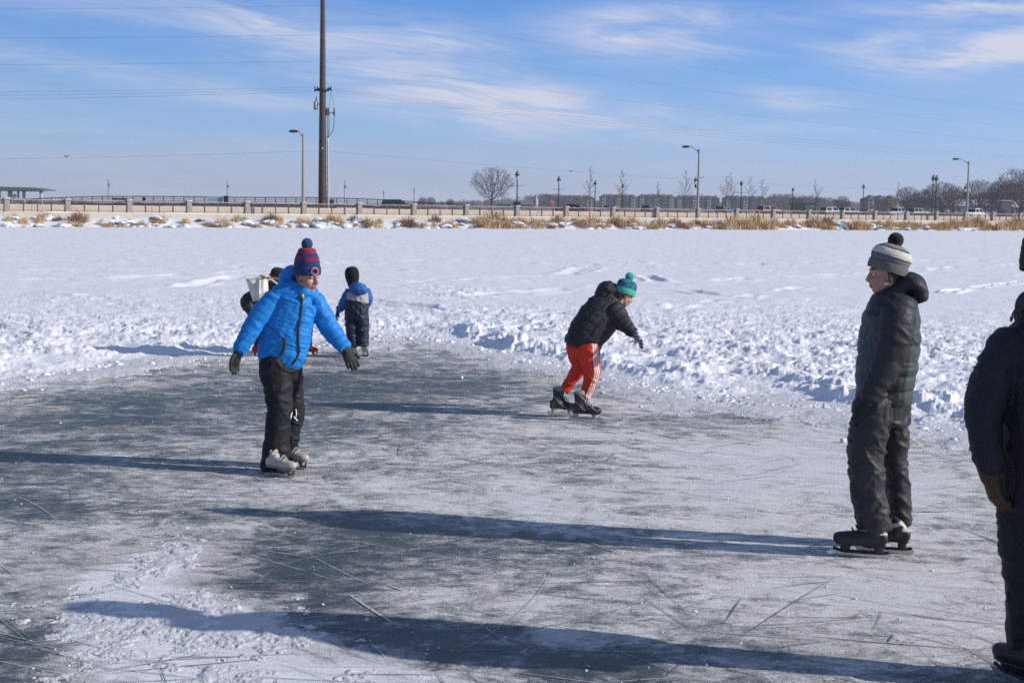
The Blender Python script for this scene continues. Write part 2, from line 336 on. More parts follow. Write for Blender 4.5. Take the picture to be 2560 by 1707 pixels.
# --- ice: one sheet, its frosting and some painted shade carried by an attribute, the skate cuts laid on top as fine strips of the same object
def build_ice():
    nx, ny = 620, 470
    xs = np.linspace(-15, 13, nx); ys = np.linspace(2.5, 24, ny); X, Y = np.meshgrid(xs, ys); x = X.ravel(); y = Y.ravel()
    fr = blobs(x, y, FROST_AND_SHADE); fr += .20*(fb2(x*.55, y*.55, 4, 3)-.5)
    V = np.c_[x, y, np.zeros_like(x)]; idx = np.arange(nx*ny).reshape(ny, nx)
    Fs = np.stack([idx[:-1, :-1], idx[:-1, 1:], idx[1:, 1:], idx[1:, :-1]], -1).reshape(-1, 4)
    V = list(map(tuple, V)); Fs = Fs.tolist(); base = len(V); nb = len(Fs)
    rg = np.random.default_rng(21); dust = np.clip(blobs(x, y, SLUSH+[(900, 1500, 350, 60, .3), (1100, 1570, 300, 30, .55), (1500, 1560, 250, 20, .3), (150, 1200, 200, 40, .3), (1100, 1400, 200, 60, .25), (1900, 1480, 400, 60, .3)]), 0, 1.15); at_ = [fr]; extra = []; mi = []
    for k in range(1500):                                   # skate cuts: gentle arcs, white or dark
        yy = 4.9+15*rg.random()**1.3; xx = (rg.random()-.5)*1.0*yy; a = rg.normal(-.15, .55)+(math.pi if rg.random() < .5 else 0)
        if rg.random() < .25: a = rg.random()*6.28
        L = rg.uniform(.12, .9)*(1 if rg.random() < .9 else 2.4); cvt = rg.normal(0, .22); w = rg.uniform(.0014, .0040)*(1 if rg.random() < .95 else 2.2); n = 14; pts = []
        for i in range(n):
            pts.append((xx, yy)); a += cvt*L/n; xx += math.cos(a)*L/n; yy += math.sin(a)*L/n
        o = len(V)+len(extra)
        for i, (qx, qy) in enumerate(pts):
            j0, j1 = pts[max(i-1, 0)], pts[min(i+1, n-1)]; tx, ty = j1[0]-j0[0], j1[1]-j0[1]; l = math.hypot(tx, ty)+1e-9
            ww = w*math.sin(math.pi*(i+.4)/(n-.2))
            extra += [(qx-ty/l*ww, qy+tx/l*ww, .004), (qx+ty/l*ww, qy-tx/l*ww, .004)]
        c = 1 if rg.random() < .5 else 2
        for i in range(n-1): Fs.append([o+2*i, o+2*i+1, o+2*i+3, o+2*i+2]); mi.append(c)
    V += extra
    me = bpy.data.meshes.new('ice'); me.from_pydata(V, [], Fs)
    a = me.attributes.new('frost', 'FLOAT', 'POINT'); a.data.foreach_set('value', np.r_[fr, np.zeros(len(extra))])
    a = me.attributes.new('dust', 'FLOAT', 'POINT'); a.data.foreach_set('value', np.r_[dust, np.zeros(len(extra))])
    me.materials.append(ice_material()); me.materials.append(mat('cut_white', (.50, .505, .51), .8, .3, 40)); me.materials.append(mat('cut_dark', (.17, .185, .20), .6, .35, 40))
    me.polygons.foreach_set('material_index', [0]*nb+mi); me.update()
    kind(link(me, 'ice'), 'structure')
def ice_material():
    m = bpy.data.materials.new('ice'); m.use_nodes = True; nt = m.node_tree; b = nt.nodes['Principled BSDF']; L = nt.links
    def N(t): return nt.nodes.new(t)
    tc = N('ShaderNodeTexCoord')
    def noise(sc, det, ro, loc=(0, 0, 0), rz=0, dist=0, scale=(1, 1, 1)):
        mp = N('ShaderNodeMapping'); mp.vector_type = 'TEXTURE'; mp.inputs['Location'].default_value = loc; mp.inputs['Rotation'].default_value = (0, 0, rz)
        mp.inputs['Scale'].default_value = scale; L.new(tc.outputs['Object'], mp.inputs[0])
        n = N('ShaderNodeTexNoise'); n.inputs['Scale'].default_value = sc; n.inputs['Detail'].default_value = det; n.inputs['Roughness'].default_value = ro
        n.inputs['Distortion'].default_value = dist; L.new(mp.outputs[0], n.inputs['Vector']); return n.outputs[0]
    def mt(op, a, b_=None, c=None, cl=False):
        n = N('ShaderNodeMath'); n.operation = op; n.use_clamp = cl
        for i, v in enumerate((a, b_, c)):
            if v is None: continue
            if isinstance(v, (int, float)): n.inputs[i].default_value = v
            else: L.new(v, n.inputs[i])
        return n.outputs[0]
    at_ = N('ShaderNodeAttribute'); at_.attribute_name = 'frost'
    n1 = noise(1.1, 10, .70, dist=.6, scale=(1.4, 1, 1), rz=-.15)
    n2 = noise(7, 10, .80, loc=(3, 1, 0), dist=.8)
    n3 = noise(11, 8, .70, rz=-.22, scale=(5, 1, 1), dist=.5)
    n4 = noise(16, 7, .68, rz=.38, scale=(7, 1, 1), dist=.4)
    n5 = noise(60, 8, .85); n7 = noise(3.2, 9, .72, loc=(9, 2, 0), dist=1.2)
    w = .5+.21-.5*(1.2+1.5+.6+.6+1.5+1.4)
    for n_, g_ in ((n1, 1.2), (n2, 1.5), (n3, .60), (n4, .60), (n5, 1.5), (n7, 1.4)): w = mt('MULTIPLY_ADD', n_, g_, w)
    w = mt('ADD', w, mt('MULTIPLY', at_.outputs['Fac'], 1.6))
    s = N('ShaderNodeMapRange'); s.interpolation_type = 'SMOOTHSTEP'; s.inputs[1].default_value = .28; s.inputs[2].default_value = .98; L.new(w, s.inputs[0])
    n6 = noise(75, 7, .85, loc=(7, 3, 0)); sp = N('ShaderNodeMapRange'); sp.inputs[1].default_value = .60; sp.inputs[2].default_value = .68; L.new(n6, sp.inputs[0])   # crumbs of frost
    wt_ = mt('MAXIMUM', s.outputs[0], mt('MULTIPLY', sp.outputs[0], .75))
    ad = N('ShaderNodeAttribute'); ad.attribute_name = 'dust'; dq = ad.outputs['Fac']                                              # powder snow scraped thin over the ice
    for n_, g_ in ((n1, 1.5), (n7, 1.6), (n2, 1.7), (n5, 1.3)): dq = mt('MULTIPLY_ADD', n_, g_, dq)
    dm = N('ShaderNodeMapRange'); dm.interpolation_type = 'SMOOTHSTEP'; dm.inputs[1].default_value = .5*6.1+.42; dm.inputs[2].default_value = .5*6.1+1.0; L.new(dq, dm.inputs[0])
    dust = mt('MULTIPLY', dm.outputs[0], mt('MINIMUM', mt('MULTIPLY', ad.outputs['Fac'], 6.0), 1.0))
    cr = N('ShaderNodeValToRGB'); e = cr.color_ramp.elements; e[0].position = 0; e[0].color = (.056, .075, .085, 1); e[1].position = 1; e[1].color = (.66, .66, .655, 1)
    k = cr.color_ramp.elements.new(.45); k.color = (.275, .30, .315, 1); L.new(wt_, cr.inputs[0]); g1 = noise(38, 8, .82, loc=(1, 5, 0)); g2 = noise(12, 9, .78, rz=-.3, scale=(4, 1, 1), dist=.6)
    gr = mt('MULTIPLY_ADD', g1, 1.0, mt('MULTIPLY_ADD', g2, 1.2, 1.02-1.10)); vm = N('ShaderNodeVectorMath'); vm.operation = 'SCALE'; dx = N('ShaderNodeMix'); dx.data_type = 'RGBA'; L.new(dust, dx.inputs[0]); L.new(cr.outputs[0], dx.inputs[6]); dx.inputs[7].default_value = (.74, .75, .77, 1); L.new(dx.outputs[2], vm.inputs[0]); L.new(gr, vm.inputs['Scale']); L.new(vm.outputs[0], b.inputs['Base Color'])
    rr = N('ShaderNodeMapRange'); rr.inputs[3].default_value = .34; rr.inputs[4].default_value = .85; L.new(wt_, rr.inputs[0]); L.new(rr.outputs[0], b.inputs['Roughness'])
    ss = N('ShaderNodeMapRange'); ss.inputs[3].default_value = .12; ss.inputs[4].default_value = .05; L.new(wt_, ss.inputs[0]); L.new(ss.outputs[0], b.inputs['Specular IOR Level'])
    bp = N('ShaderNodeBump'); bp.inputs['Strength'].default_value = .7; bp.inputs['Distance'].default_value = .02; L.new(mt('MULTIPLY_ADD', n2, .5, mt('MULTIPLY_ADD', n5, .45, mt('ADD', wt_, dust))), bp.inputs['Height']); L.new(bp.outputs[0], b.inputs['Normal'])
    return m
build_ice()

TRACKS = [  # photo polylines (display px), half width m, depth: ski tracks, sled drags, lines of footprints
    ([(0, 652), (250, 648), (560, 632), (900, 628)], .35, .05), ([(0, 600), (500, 612), (1100, 602), (1600, 610)], .5, .04), ([(0, 630), (480, 625), (700, 610)], .4, .04),
    ([(1100, 690), (1450, 660), (1900, 640), (2352, 612)], .3, .05), ([(1750, 628), (2000, 632), (2352, 640)], .25, .06), ([(1300, 612), (1650, 612), (2352, 600)], .6, .05),
    ([(2180, 680), (2250, 665), (2352, 655)], .14, .08), ([(1500, 720), (1700, 690), (1850, 668), (2050, 675)], .2, .06), ([(850, 700), (1100, 735), (1500, 740)], .2, .05),
    ([(200, 690), (400, 672), (560, 640)], .25, .05), ([(1480, 640), (1550, 670), (1720, 700), (1950, 700)], .2, .06), ([(850, 660), (1300, 640), (1350, 620)], .3, .04),
    ([(0, 575), (800, 568), (1700, 580)], .9, .03), ([(900, 650), (1200, 655), (1700, 650)], .25, .04)]
def build_snow():
    p = np.arange(1330, 40.5, -1.5); ys = F*HC/p; us = np.arange(-.47, .47, 2.5/F); U, Y = np.meshgrid(us, ys); x = (U*Y).ravel(); y = Y.ravel()
    ey = edge_y(x); wob = 1.3*(fb2(x*1.1, y*1.1, 4, 40)-.5)+.9*(fb2(x*5, y*5, 4, 44, .65)-.5)
    s = (y-ey)*.8+wob                                         # metres behind the edge of the cleared ice
    inside = sstep(-.4, 1.7, s)
    chop = inside*(1-sstep(20, 31, y+7*(fb2(x*.25, y*.25, 3, 50)-.5)))*(.55+.9*fb2(x*.6, y*.6, 3, 54))
    chop = np.maximum(chop, inside*np.clip(blobs(x, y, [(1050, 683, 80, 16, 1.0), (1480, 612, 60, 8, .8), (960, 668, 60, 8, .6), (1350, 615, 60, 7, .5), (880, 760, 60, 12, .5)]), 0, 1))
    bankw = .06+1.6*np.clip(fb2(x*.6+3, y*.3, 3, 60)-.47, 0, 1)+blobs(x, y, [(1900, 890, 90, 40, .8), (1070, 775, 90, 25, .2), (2150, 950, 80, 30, .6), (1250, 815, 70, 25, .4), (480, 800, 200, 14, .35)])
    bank = inside*np.exp(-((s-1.3)/.75)**2)*bankw*1.25
    wx = x+.16*(fb2(x*3, y*3, 3, 200)-.5)+.07*(fb2(x*11, y*11, 2, 204)-.5); wy = y+.20*(fb2(x*3+9, y*3, 3, 207)-.5)+.07*(fb2(x*11, y*11+5, 2, 209)-.5)
    c1, c2, c3 = clods(wx, wy, .62, 1), clods(wx+.3, wy, .28, 11, .85), clods(wx, wy+.1, .12, 21, .8)
    h = .03+.05*sstep(0, 4, s)+.03*(fb2(x*.18, y*.11, 3, 70)-.5)
    near = 1-sstep(9, 26, s)
    h += .8*chop*((.09*c1+.27*c2+.50*c3*near+.45*clods(wx+.05, wy, .065, 25, .75)*near)*sstep(.30, .62, fb2(x*1.6, y*1.6, 3, 86)+.12)+.085*(fb2(x*3.2, y*3.2, 5, 80, .62)-.5)+.10*np.abs(fb2(x*1.3, y*1.3, 3, 84)-.5))
    h += bank*.16*clods(wx, wy, 1.25, 215, .5)-chop*.22*clods(wx, wy, .55, 220, .45)*(1-.5*near)
    h += bank*(.15+.30*c1+.40*c2+.45*c3+.40*clods(wx, wy, .065, 25, .75)+.30*(fb2(x*4, y*4, 5, 210, .6)-.5))*.48
    far = 1-chop
    h += inside*far*(.022*(fb2(x*.7, y*.30, 4, 90)-.5)+.014*(fb2(x*3, y*1.6, 4, 94)-.5))
    for pl, w, dep in TRACKS:
        g = [G(a*D, b*D) for a, b in pl]
        lo = min(q.y for q in g)-4; hi = max(q.y for q in g)+4; sel = np.where((y > lo) & (y < hi))[0]
        if not len(sel): continue
        xx, yy = x[sel], y[sel]; dm = np.full(len(sel), 1e9)
        yy2 = yy+.5*(fb2(xx*.25, yy*.1, 2, 97)-.5)*w*6
        for a, b in zip(g[:-1], g[1:]):
            dx, dy = b.x-a.x, b.y-a.y; t = np.clip(((xx-a.x)*dx+(yy2-a.y)*dy)/(dx*dx+dy*dy), 0, 1)
            dm = np.minimum(dm, np.hypot(xx-a.x-t*dx, yy2-a.y-t*dy))
        q = dm/w; brk = sstep(.35, .6, fb2(xx*1.2, yy*.6, 2, 99)); h[sel] += inside[sel]*brk*dep*(-1.0*np.exp(-q*q)+.8*np.exp(-((q-1.5)/.5)**2))*(.35+1.0*vn2(xx*2.4, yy*1.3, 98))
    sl = blobs(x, y, SLUSH); nn = fb2(x*2.6, y*2.2, 6, 120, .66); n_f = fb2(x*13, y*13, 5, 130, .7)
    th = (np.clip(sl, 0, 1.2)*.80+3.2*(nn-.5)+1.1*(n_f-.5)-.92)*(sl > .05)
    slush = np.where(inside < .05, np.clip(th, -.4, .55)*.012+.016*(n_f-.5)*(th > 0)+.09*clods(wx, wy, .06, 31, .3)*sstep(.0, .4, th)+.10*clods(wx, wy, .022, 35, .5)*sstep(-.1, .2, th), 0)
    # a thin drift of blown frost also fringes the ice along the bank
    fringe = (.030*(fb2(x*3, y*3, 4, 140)-.46)+.04*(s+.9)*(s < 0))*(s > -1.1)
    zin = np.where(sl > .05, slush, -.03); zin = np.maximum(zin, np.where(s > -1.1, fringe, -.03))
    z = np.where(inside > 0, inside*h+(1-inside)*np.clip(zin, -.03, .02), zin); z = np.where((inside <= 0) & (z <= 0), np.minimum(z-.004, -.004), z)
    wet = np.where(inside > .5, 0, np.where(inside > 0, 1-inside*2, 1))*.85
    nx = len(us); ny = len(ys); idx = np.arange(nx*ny).reshape(ny, nx)
    q = np.stack([idx[:-1, :-1], idx[:-1, 1:], idx[1:, 1:], idx[1:, :-1]], -1).reshape(-1, 4)
    keep = (z[q] > -.0045).any(1) | (inside[q] > 0).any(1); q = q[keep]
    used = np.unique(q); rm = np.full(nx*ny, -1); rm[used] = np.arange(len(used)); q = rm[q]
    me = bpy.data.meshes.new('snow'); me.vertices.add(len(used)); me.vertices.foreach_set('co', np.c_[x, y, z][used].astype(np.float32).ravel())
    me.loops.add(q.size); me.loops.foreach_set('vertex_index', q.ravel().astype(np.int32)); me.polygons.add(len(q))
    me.polygons.foreach_set('loop_start', np.arange(0, q.size, 4, dtype=np.int32)); me.polygons.foreach_set('use_smooth', np.ones(len(q), dtype=bool))
    me.update(calc_edges=True); me.validate(); a = me.attributes.new('wet', 'FLOAT', 'POINT'); a.data.foreach_set('value', wet[used]); me.materials.append(M['snow'])
    kind(link(me, 'snow'), 'structure')
build_snow()
def snow_chunks():                                             # loose crumbs and lumps of snow lying on the ice
    rg = np.random.default_rng(5); mb = MB(); b = bmesh.new(); bmesh.ops.create_icosphere(b, subdivisions=1, radius=1)
    V = np.array([tuple(v.co) for v in b.verts]); Fs = [tuple(v.index for v in f.verts) for f in b.faces]; b.free()
    for k in range(1500):
        y = 5.0+15*rg.random()**1.5; x = (rg.random()-.5)*.84*y
        e = edge_y(np.array([x]))[0]-y
        if e < -.2: continue
        r = abs(rg.normal(0, .0028))+.0016+(.022*rg.random()**3 if e < 2.2 and rg.random() < .5 else 0)+(.014*rg.random()**2 if rg.random() < .006 else 0)
        mb.add(V*r*rg.uniform(.45, 1.3, (len(V), 1))*np.array([1.3, 1.1, .6])+np.array([x, y, r*.4]), Fs)
    for k in range(5200):                                      # broken bits strewn along the edge of the cleared ice
        x = rg.uniform(-9.5, 5.5); d = abs(rg.normal(0, .75))-.25; y = edge_y(np.array([x]))[0]-d*1.15
        if y < 8: continue
        r = .004+abs(rg.normal(0, .009))*math.exp(-max(d, 0)*.9)+(.028*rg.random()**2 if d < .5 and rg.random() < .2 else 0)
        mb.add(V*r*rg.uniform(.5, 1.3, (len(V), 1))*np.array([1.2, 1.1, .75])+np.array([x, y, r*.35]), Fs)
    for px, py, r in [(1936, 1016, .030), (1060, 870, .022), (650, 1052, .016), (1230, 850, .022), (1660, 905, .035)]:
        c = G(px*D, py*D); mb.add(V*r*rg.uniform(.8, 1.2, (len(V), 1))+np.array([c.x, c.y, r*.5]), Fs)
    kind(mb.build('snow_crumbs', snow_material('crumb_snow'), None, True), 'stuff')
snow_chunks()

# --- ground sheets
def sheet(name, pts, z, m):
    V = [(p[0], p[1], z) for p in pts]; return kind(link(mesh(name, V, [tuple(range(len(V)))], m), name), 'structure')
sheet('lake', [(-2600, -300), (2600, -300), (2600, 4200), (-2600, 4200)], -.09, M['snow'])
def ground_material():
    m = mat('winter_grass', (.10, .075, .065), .95, .3, .3); nt = m.node_tree; L = nt.links; b = nt.nodes['Principled BSDF']
    src = b.inputs['Base Color'].links[0].from_socket; tc = nt.nodes.new('ShaderNodeTexCoord'); n = nt.nodes.new('ShaderNodeTexNoise'); n.inputs['Scale'].default_value = .035; n.inputs['Detail'].default_value = 5
    L.new(tc.outputs['Object'], n.inputs['Vector']); r = nt.nodes.new('ShaderNodeMapRange'); r.inputs[1].default_value = .55; r.inputs[2].default_value = .6; L.new(n.outputs[0], r.inputs[0])
    mx = nt.nodes.new('ShaderNodeMix'); mx.data_type = 'RGBA'; L.new(r.outputs[0], mx.inputs[0]); L.new(src, mx.inputs[6]); mx.inputs[7].default_value = (.75, .77, .82, 1); L.new(mx.outputs[2], b.inputs['Base Color']); return m
def wp(t, o, z=0): q = WL+WD*t+WN*o; return (q.x, q.y, z)
ground = [wp(-900, .8), wp(1500, .8), wp(2200, 2300), wp(-1400, 2300)]
sheet('ground', ground, .95, ground_material())
M['asphalt'] = mat('asphalt', (.06, .058, .062), .9, .2, 1.5)
M['concrete'] = mat('concrete', (.47, .44, .38), .9, .12, 2.5, .3, 30)
M['barrier'] = mat('barrier_concrete', (.50, .43, .33), .9, .10, .8, .3, 20)
M['brick'] = mat('pillar_stone', (.30, .255, .23), .9, .2, 9)
M['maroon'] = mat('maroon_paint', (.12, .06, .058), .6, .1)
M['black_iron'] = mat('black_iron', (.022, .026, .026), .5, .1)
sheet('pavement', [wp(-600, .9), wp(900, .9), wp(900, 3.4), wp(-600, 3.4)], .962, M['snow'])
ROADA, ROADB = Vector((-260, 118, 0)), Vector((420, 560, 0)); rd = (ROADB-ROADA).normalized(); rn = Vector((-rd.y, rd.x, 0))
sheet('road', [tuple(ROADA-rn*7)[:2], tuple(ROADB-rn*7)[:2], tuple(ROADB+rn*7)[:2], tuple(ROADA+rn*7)[:2]], .956, M['asphalt'])

# --- embankment of snow below the wall
def embankment():
    nt_, no = 900, 16; T = np.linspace(-120, 320, nt_); O = np.linspace(-5.2, .05, no); TT, OO = np.meshgrid(T, O); t = TT.ravel(); o = OO.ravel()
    k = sstep(-4.6, -.2, o+1.2*(fb2(t*.35, o*.4, 3, 7)-.5)); z = -.12+.82*k+.45*k*(1-k)*4*(fb2(t*.9, o*.9, 4, 17)-.42)
    V = [tuple(WL+WD*float(a)+WN*float(b)+Vector((0, 0, float(c)))) for a, b, c in zip(t, o, z)]; idx = np.arange(nt_*no).reshape(no, nt_)
    q = np.stack([idx[:-1, :-1], idx[:-1, 1:], idx[1:, 1:], idx[1:, :-1]], -1).reshape(-1, 4).tolist()
    kind(link(mesh('embankment', V, q, M['snow'], True), 'embankment'), 'structure')
embankment()
def bank_z(o): k = float(sstep(-4.6, -.2, np.array([o]))[0]); return -.12+.82*k

# --- haze: thin cold air in which the far shore turns pale
def haze():
    mb = MB(); mb.box((0, 950, 21), (3400, 2100, 46)); m = bpy.data.materials.new('haze'); m.use_nodes = True; nt = m.node_tree
    nt.nodes.remove(nt.nodes['Principled BSDF']); v = nt.nodes.new('ShaderNodeVolumePrincipled'); v.inputs['Color'].default_value = (.86, .91, 1, 1)
    v.inputs['Density'].default_value = HAZE; v.inputs['Anisotropy'].default_value = .25
    nt.links.new(v.outputs[0], nt.nodes['Material Output'].inputs['Volume']); kind(mb.build('haze', m), 'stuff')
HAZE = .00024
# ------------------------------------------------------------------ shore: wall, railing, rocks, grass
def along(mb, t0, t1, o0, o1, z0, z1):
    c = WL+WD*((t0+t1)/2)+WN*((o0+o1)/2); mb.box((c.x, c.y, (z0+z1)/2), (t1-t0, o1-o0, z1-z0), WA)
def wall():
    mb = MB(); t = -60.0
    while t < 240: along(mb, t, t+6.0, -.12, .9, .50, 1.04); t += 6.02
    w = mb.build('sea_wall', M['concrete']); tag(w, 'long pale concrete sea wall along the far shore of the lake', 'wall')
    mb = MB(); rg = np.random.default_rng(3); t = -60.0
    while t < 240: along(mb, t, t+3, -.02, .88, 1.042, 1.06+.04*rg.random()); t += 3
    mb.build('snow_cap', M['snow'], w)
    mb = MB(); along(mb, -60, 240, .0, .8, -.1, .498); f = mb.build('wall_footing', mat('footing', (.16, .12, .10), .95, .2, 3), w)
    mb = MB(); t = -60
    while t < 240: along(mb, t, t+9, 3.6, 4.0, .9, 1.52); t += 9.03
    b = mb.build('road_barrier', M['barrier']); tag(b, 'cream concrete barrier wall running behind the railing', 'barrier')
    mb = MB(); along(mb, -60, 240, 3.62, 3.98, 1.523, 1.56); mb.build('snow_cap', M['snow'], b)
wall()
POSTS = [17, 169, 323, 472, 617, 759, 898, 1034, 1165, 1292, 1415, 1532, 1642, 1745, 1841, 1933, 2022, 2106, 2187, 2266, 2341, 2413, 2482, 2550]
def railing():
    r = thing('railing', 'maroon picket railing with stone pillars on top of the sea wall', 'railing', tuple(WL+Vector((0, 0, 1.04))))
    inv = Matrix.Translation(-(WL+Vector((0, 0, 1.04))))
    ts = [(wall_pt(p, .35)-WL).dot(WD) for p in POSTS]; st = ts[1]-ts[0]; ts = [ts[0]-2*st, ts[0]-st]+ts+[ts[-1]+st*1.1, ts[-1]+st*2.2]
    mb = MB(); mb.box((0, 0, .43), (.36, .36, .86)); mb.box((0, 0, .90), (.44, .44, .09)); mb.box((0, 0, .04), (.42, .42, .08)); pm = mesh('pillar', *mb.arrays(), M['brick'], False, True)
    mb = MB(); mb.box((0, 0, .97), (.42, .42, .045)); sm = mesh('snow_cap', *mb.arrays(), M['snow'], True, True)
    L0 = 4.2; mb = MB()
    mb.box((0, 0, .12), (L0, .05, .035)); mb.box((0, 0, .84), (L0, .06, .045)); mb.box((0, 0, .70), (L0, .04, .02))
    n = 34
    for i in range(1, n): mb.box((-L0/2+L0*i/n, 0, .42), (.013, .013, .60))
    for i in (1, 2, 3): mb.box((-L0/2+L0*i/4, 0, .41), (.07, .07, .82))
    mb.tube([(-L0/2, -.05, .84), (-L0/4, -.05, .71), (0, -.05, .665), (L0/4, -.05, .71), (L0/2, -.05, .84)], [.035]*5, 6, 4)
    bm_ = mesh('picket_panel', *mb.arrays(), M['maroon'], False, True)
    mb = MB(); mb.box((0, 0, .875), (L0, .07, .018)); cm_ = mesh('snow_line', *mb.arrays(), M['snow'])
    rot = WRot.to_euler()
    for i, t in enumerate(ts):
        q = WD*t+WN*.35
        p = link(pm, 'pillar', r); p.location = q; p.rotation_euler = rot; c = link(sm, 'snow_cap', p)
        if i+1 < len(ts):
            g = ts[i+1]-t-.36; b = link(bm_, 'picket_panel', r); b.location = q+WD*((ts[i+1]-t)/2); b.rotation_euler = rot; b.scale = (g/L0, 1, 1); link(cm_, 'snow_line', b)
railing()

def rocks_and_grass():
    rg = np.random.default_rng(11)
    m = mat('shore_rock', (.17, .16, .155), .9, .35, 4); nt = m.node_tree; L = nt.links; b = nt.nodes['Principled BSDF']; src = b.inputs['Base Color'].links[0].from_socket
    ge = nt.nodes.new('ShaderNodeNewGeometry'); sp = nt.nodes.new('ShaderNodeSeparateXYZ'); L.new(ge.outputs['Normal'], sp.inputs[0]); r = nt.nodes.new('ShaderNodeMapRange')
    r.inputs[1].default_value = .35; r.inputs[2].default_value = .6; L.new(sp.outputs[2], r.inputs[0]); mx = nt.nodes.new('ShaderNodeMix'); mx.data_type = 'RGBA'
    L.new(r.outputs[0], mx.inputs[0]); L.new(src, mx.inputs[6]); mx.inputs[7].default_value = (.8, .82, .86, 1); L.new(mx.outputs[2], b.inputs['Base Color'])
    rocks = []
    for k in range(5):
        bm = bmesh.new(); bmesh.ops.create_icosphere(bm, subdivisions=3, radius=1)
        V = np.array([tuple(v.co) for v in bm.verts]); Fs = [tuple(v.index for v in f.verts) for f in bm.faces]; bm.free()
        V = V*(.7+.6*fb3(V*1.4+k*7, 3, k))[:, None]*np.array([1.2, .9, .6]); rocks.append(mesh('shore_rock', V, Fs, m, False))
    for k in range(190):
        px = rg.uniform(-30, 2590); q = wall_pt(px, rg.uniform(-4.6, -.9)); o = (q-WL).dot(WN); sz = rg.uniform(.18, .55)
        ob = link(rocks[k % 5], 'shore_rock'); ob.location = (q.x, q.y, bank_z(o)+sz*.12); ob.rotation_euler = (rg.normal(0, .2), rg.normal(0, .2), rg.random()*6.3); ob.scale = (sz, sz, sz)
        tag(ob, 'grey snow dusted rock on the bank below the sea wall', 'rock', 'rocks along the shore')
    gm = [mat('dry_grass', (.52, .35, .18), .9, .3, 3), mat('dry_reed', (.60, .43, .25), .9, .3, 3), mat('red_brown_weed', (.22, .12, .085), .9, .3, 3)]
    clumps = []
    for k in range(6):
        mb = MB(); R = np.random.default_rng(100+k)
        for i in range(210):
            a = R.random()*6.28; rr = R.random()**.8*.55; h = R.uniform(.3, 1.0)*(1.15-1.3*rr); w = R.uniform(.008, .018); ln = R.uniform(.05, .4); x, y = rr*math.cos(a), rr*math.sin(a); c = a+R.normal(0, .7); t = R.random()*6.28
            ux, uy = math.cos(t)*w, math.sin(t)*w; mx_, my_ = x+ln*.35*math.cos(c), y+ln*.35*math.sin(c); ex, ey = x+ln*math.cos(c), y+ln*math.sin(c)
            mb.add([(x-ux, y-uy, -.1), (x+ux, y+uy, -.1), (mx_+ux, my_+uy, h*.65), (mx_-ux, my_-uy, h*.65), (ex, ey, h)], [(0, 1, 2, 3), (3, 2, 4)])
        clumps.append(mesh('dry_grass_clump', *mb.arrays(), gm[k % 2] if k < 4 else gm[2 if k == 5 else 0]))
    GX = [(20, 1), (60, .8), (95, .7), (112, .9), (155, 1), (190, 1.2), (205, 1.1), (392, .9), (408, 1), (465, 1), (520, .7), (555, 1.3), (570, 1.1), (592, 1), (645, 1), (676, 1.3), (692, 1), (700, .8), (755, 1.1), (768, .9), (776, .8), (828, 1), (845, 1),
          (885, .9), (915, 1.2), (930, 1.3), (948, 1), (1008, 1.3), (1022, 1.2), (1030, 1.1), (1062, 1.2), (1088, 1), (1112, 1.1), (1128, 1), (1218, 1.3), (1232, 1.5), (1240, 1.4), (1262, 1.3), (1270, 1.2), (1285, 1.1), (1335, 1.2), (1348, 1.4), (1365, .9), (1392, 1.3),
          (1458, 1.3), (1470, 1.5), (1482, 1.5), (1502, 1.2), (1515, 1), (1538, 1.2), (1548, 1.4), (1562, 1.5), (1580, 1.4), (1590, 1.2), (1608, 1.5), (1635, 1.3), (1652, 1.3), (1685, 1.3), (1700, 1.5), (1712, 1.4), (1728, 1.2), (1742, 1.1), (1782, 1.3), (1798, 1.1), (1812, 1.2), (1824, 1.5), (1832, 1.3),
          (1850, 1.3), (1862, 1.6), (1874, 1.4), (1892, 1.4), (1904, 1.2), (1925, 1.5), (1936, 1.2), (1958, 1.2), (1968, 1.3), (1982, 1.2), (2030, 1.7), (2040, 1.7), (2062, 1.3), (2072, 1.2), (2134, 1.5), (2146, 1.4), (2160, 1.4), (2168, 1.2), (2185, 1), (2222, 1.5), (2232, 1.4), (2248, 1.4), (2258, 1.3), (2272, 1.4), (2285, 1.2),
          (2300, 1), (2335, 1.3), (2350, 1.3), (2366, 1.4), (2382, 1.5), (2396, 1.6), (2416, 1.2), (2430, 1.5), (2442, 1.6), (2455, 1.4), (2476, 1.2), (2502, 1.6), (2514, 1.4), (2530, 1.6), (2545, 1.6), (2558, 1.6)]
    R2 = np.random.default_rng(77); GX += [(float(R2.uniform(1080, 2560)), float(R2.uniform(.55, 1.1))) for _ in range(85)]+[(float(R2.uniform(0, 1080)), float(R2.uniform(.45, .9))) for _ in range(28)]
    for i, (px, s) in enumerate(GX):
        o = rg.uniform(-3.6, -1.2); q = wall_pt(px, o); dark = rg.random() < (.22 if px < 1150 else .06)
        ob = link(clumps[5] if dark else clumps[int(rg.integers(0, 5))], 'dry_grass_clump'); ob.location = (q.x, q.y, bank_z(o)-.02); f = s*rg.uniform(.5, .95)*(1.0 if px < 1200 else 1.12); ob.scale = (f*1.25, f*1.25, f*1.0); ob.rotation_euler.z = rg.random()*6.28
        if dark: tag(ob, 'dark reddish brown weed clump on the snowy bank below the sea wall', 'grass', 'dark weed clumps along the shore')
        else: tag(ob, 'tan dry grass clump on the snowy bank below the sea wall', 'grass', 'dry grass clumps along the shore')
rocks_and_grass()

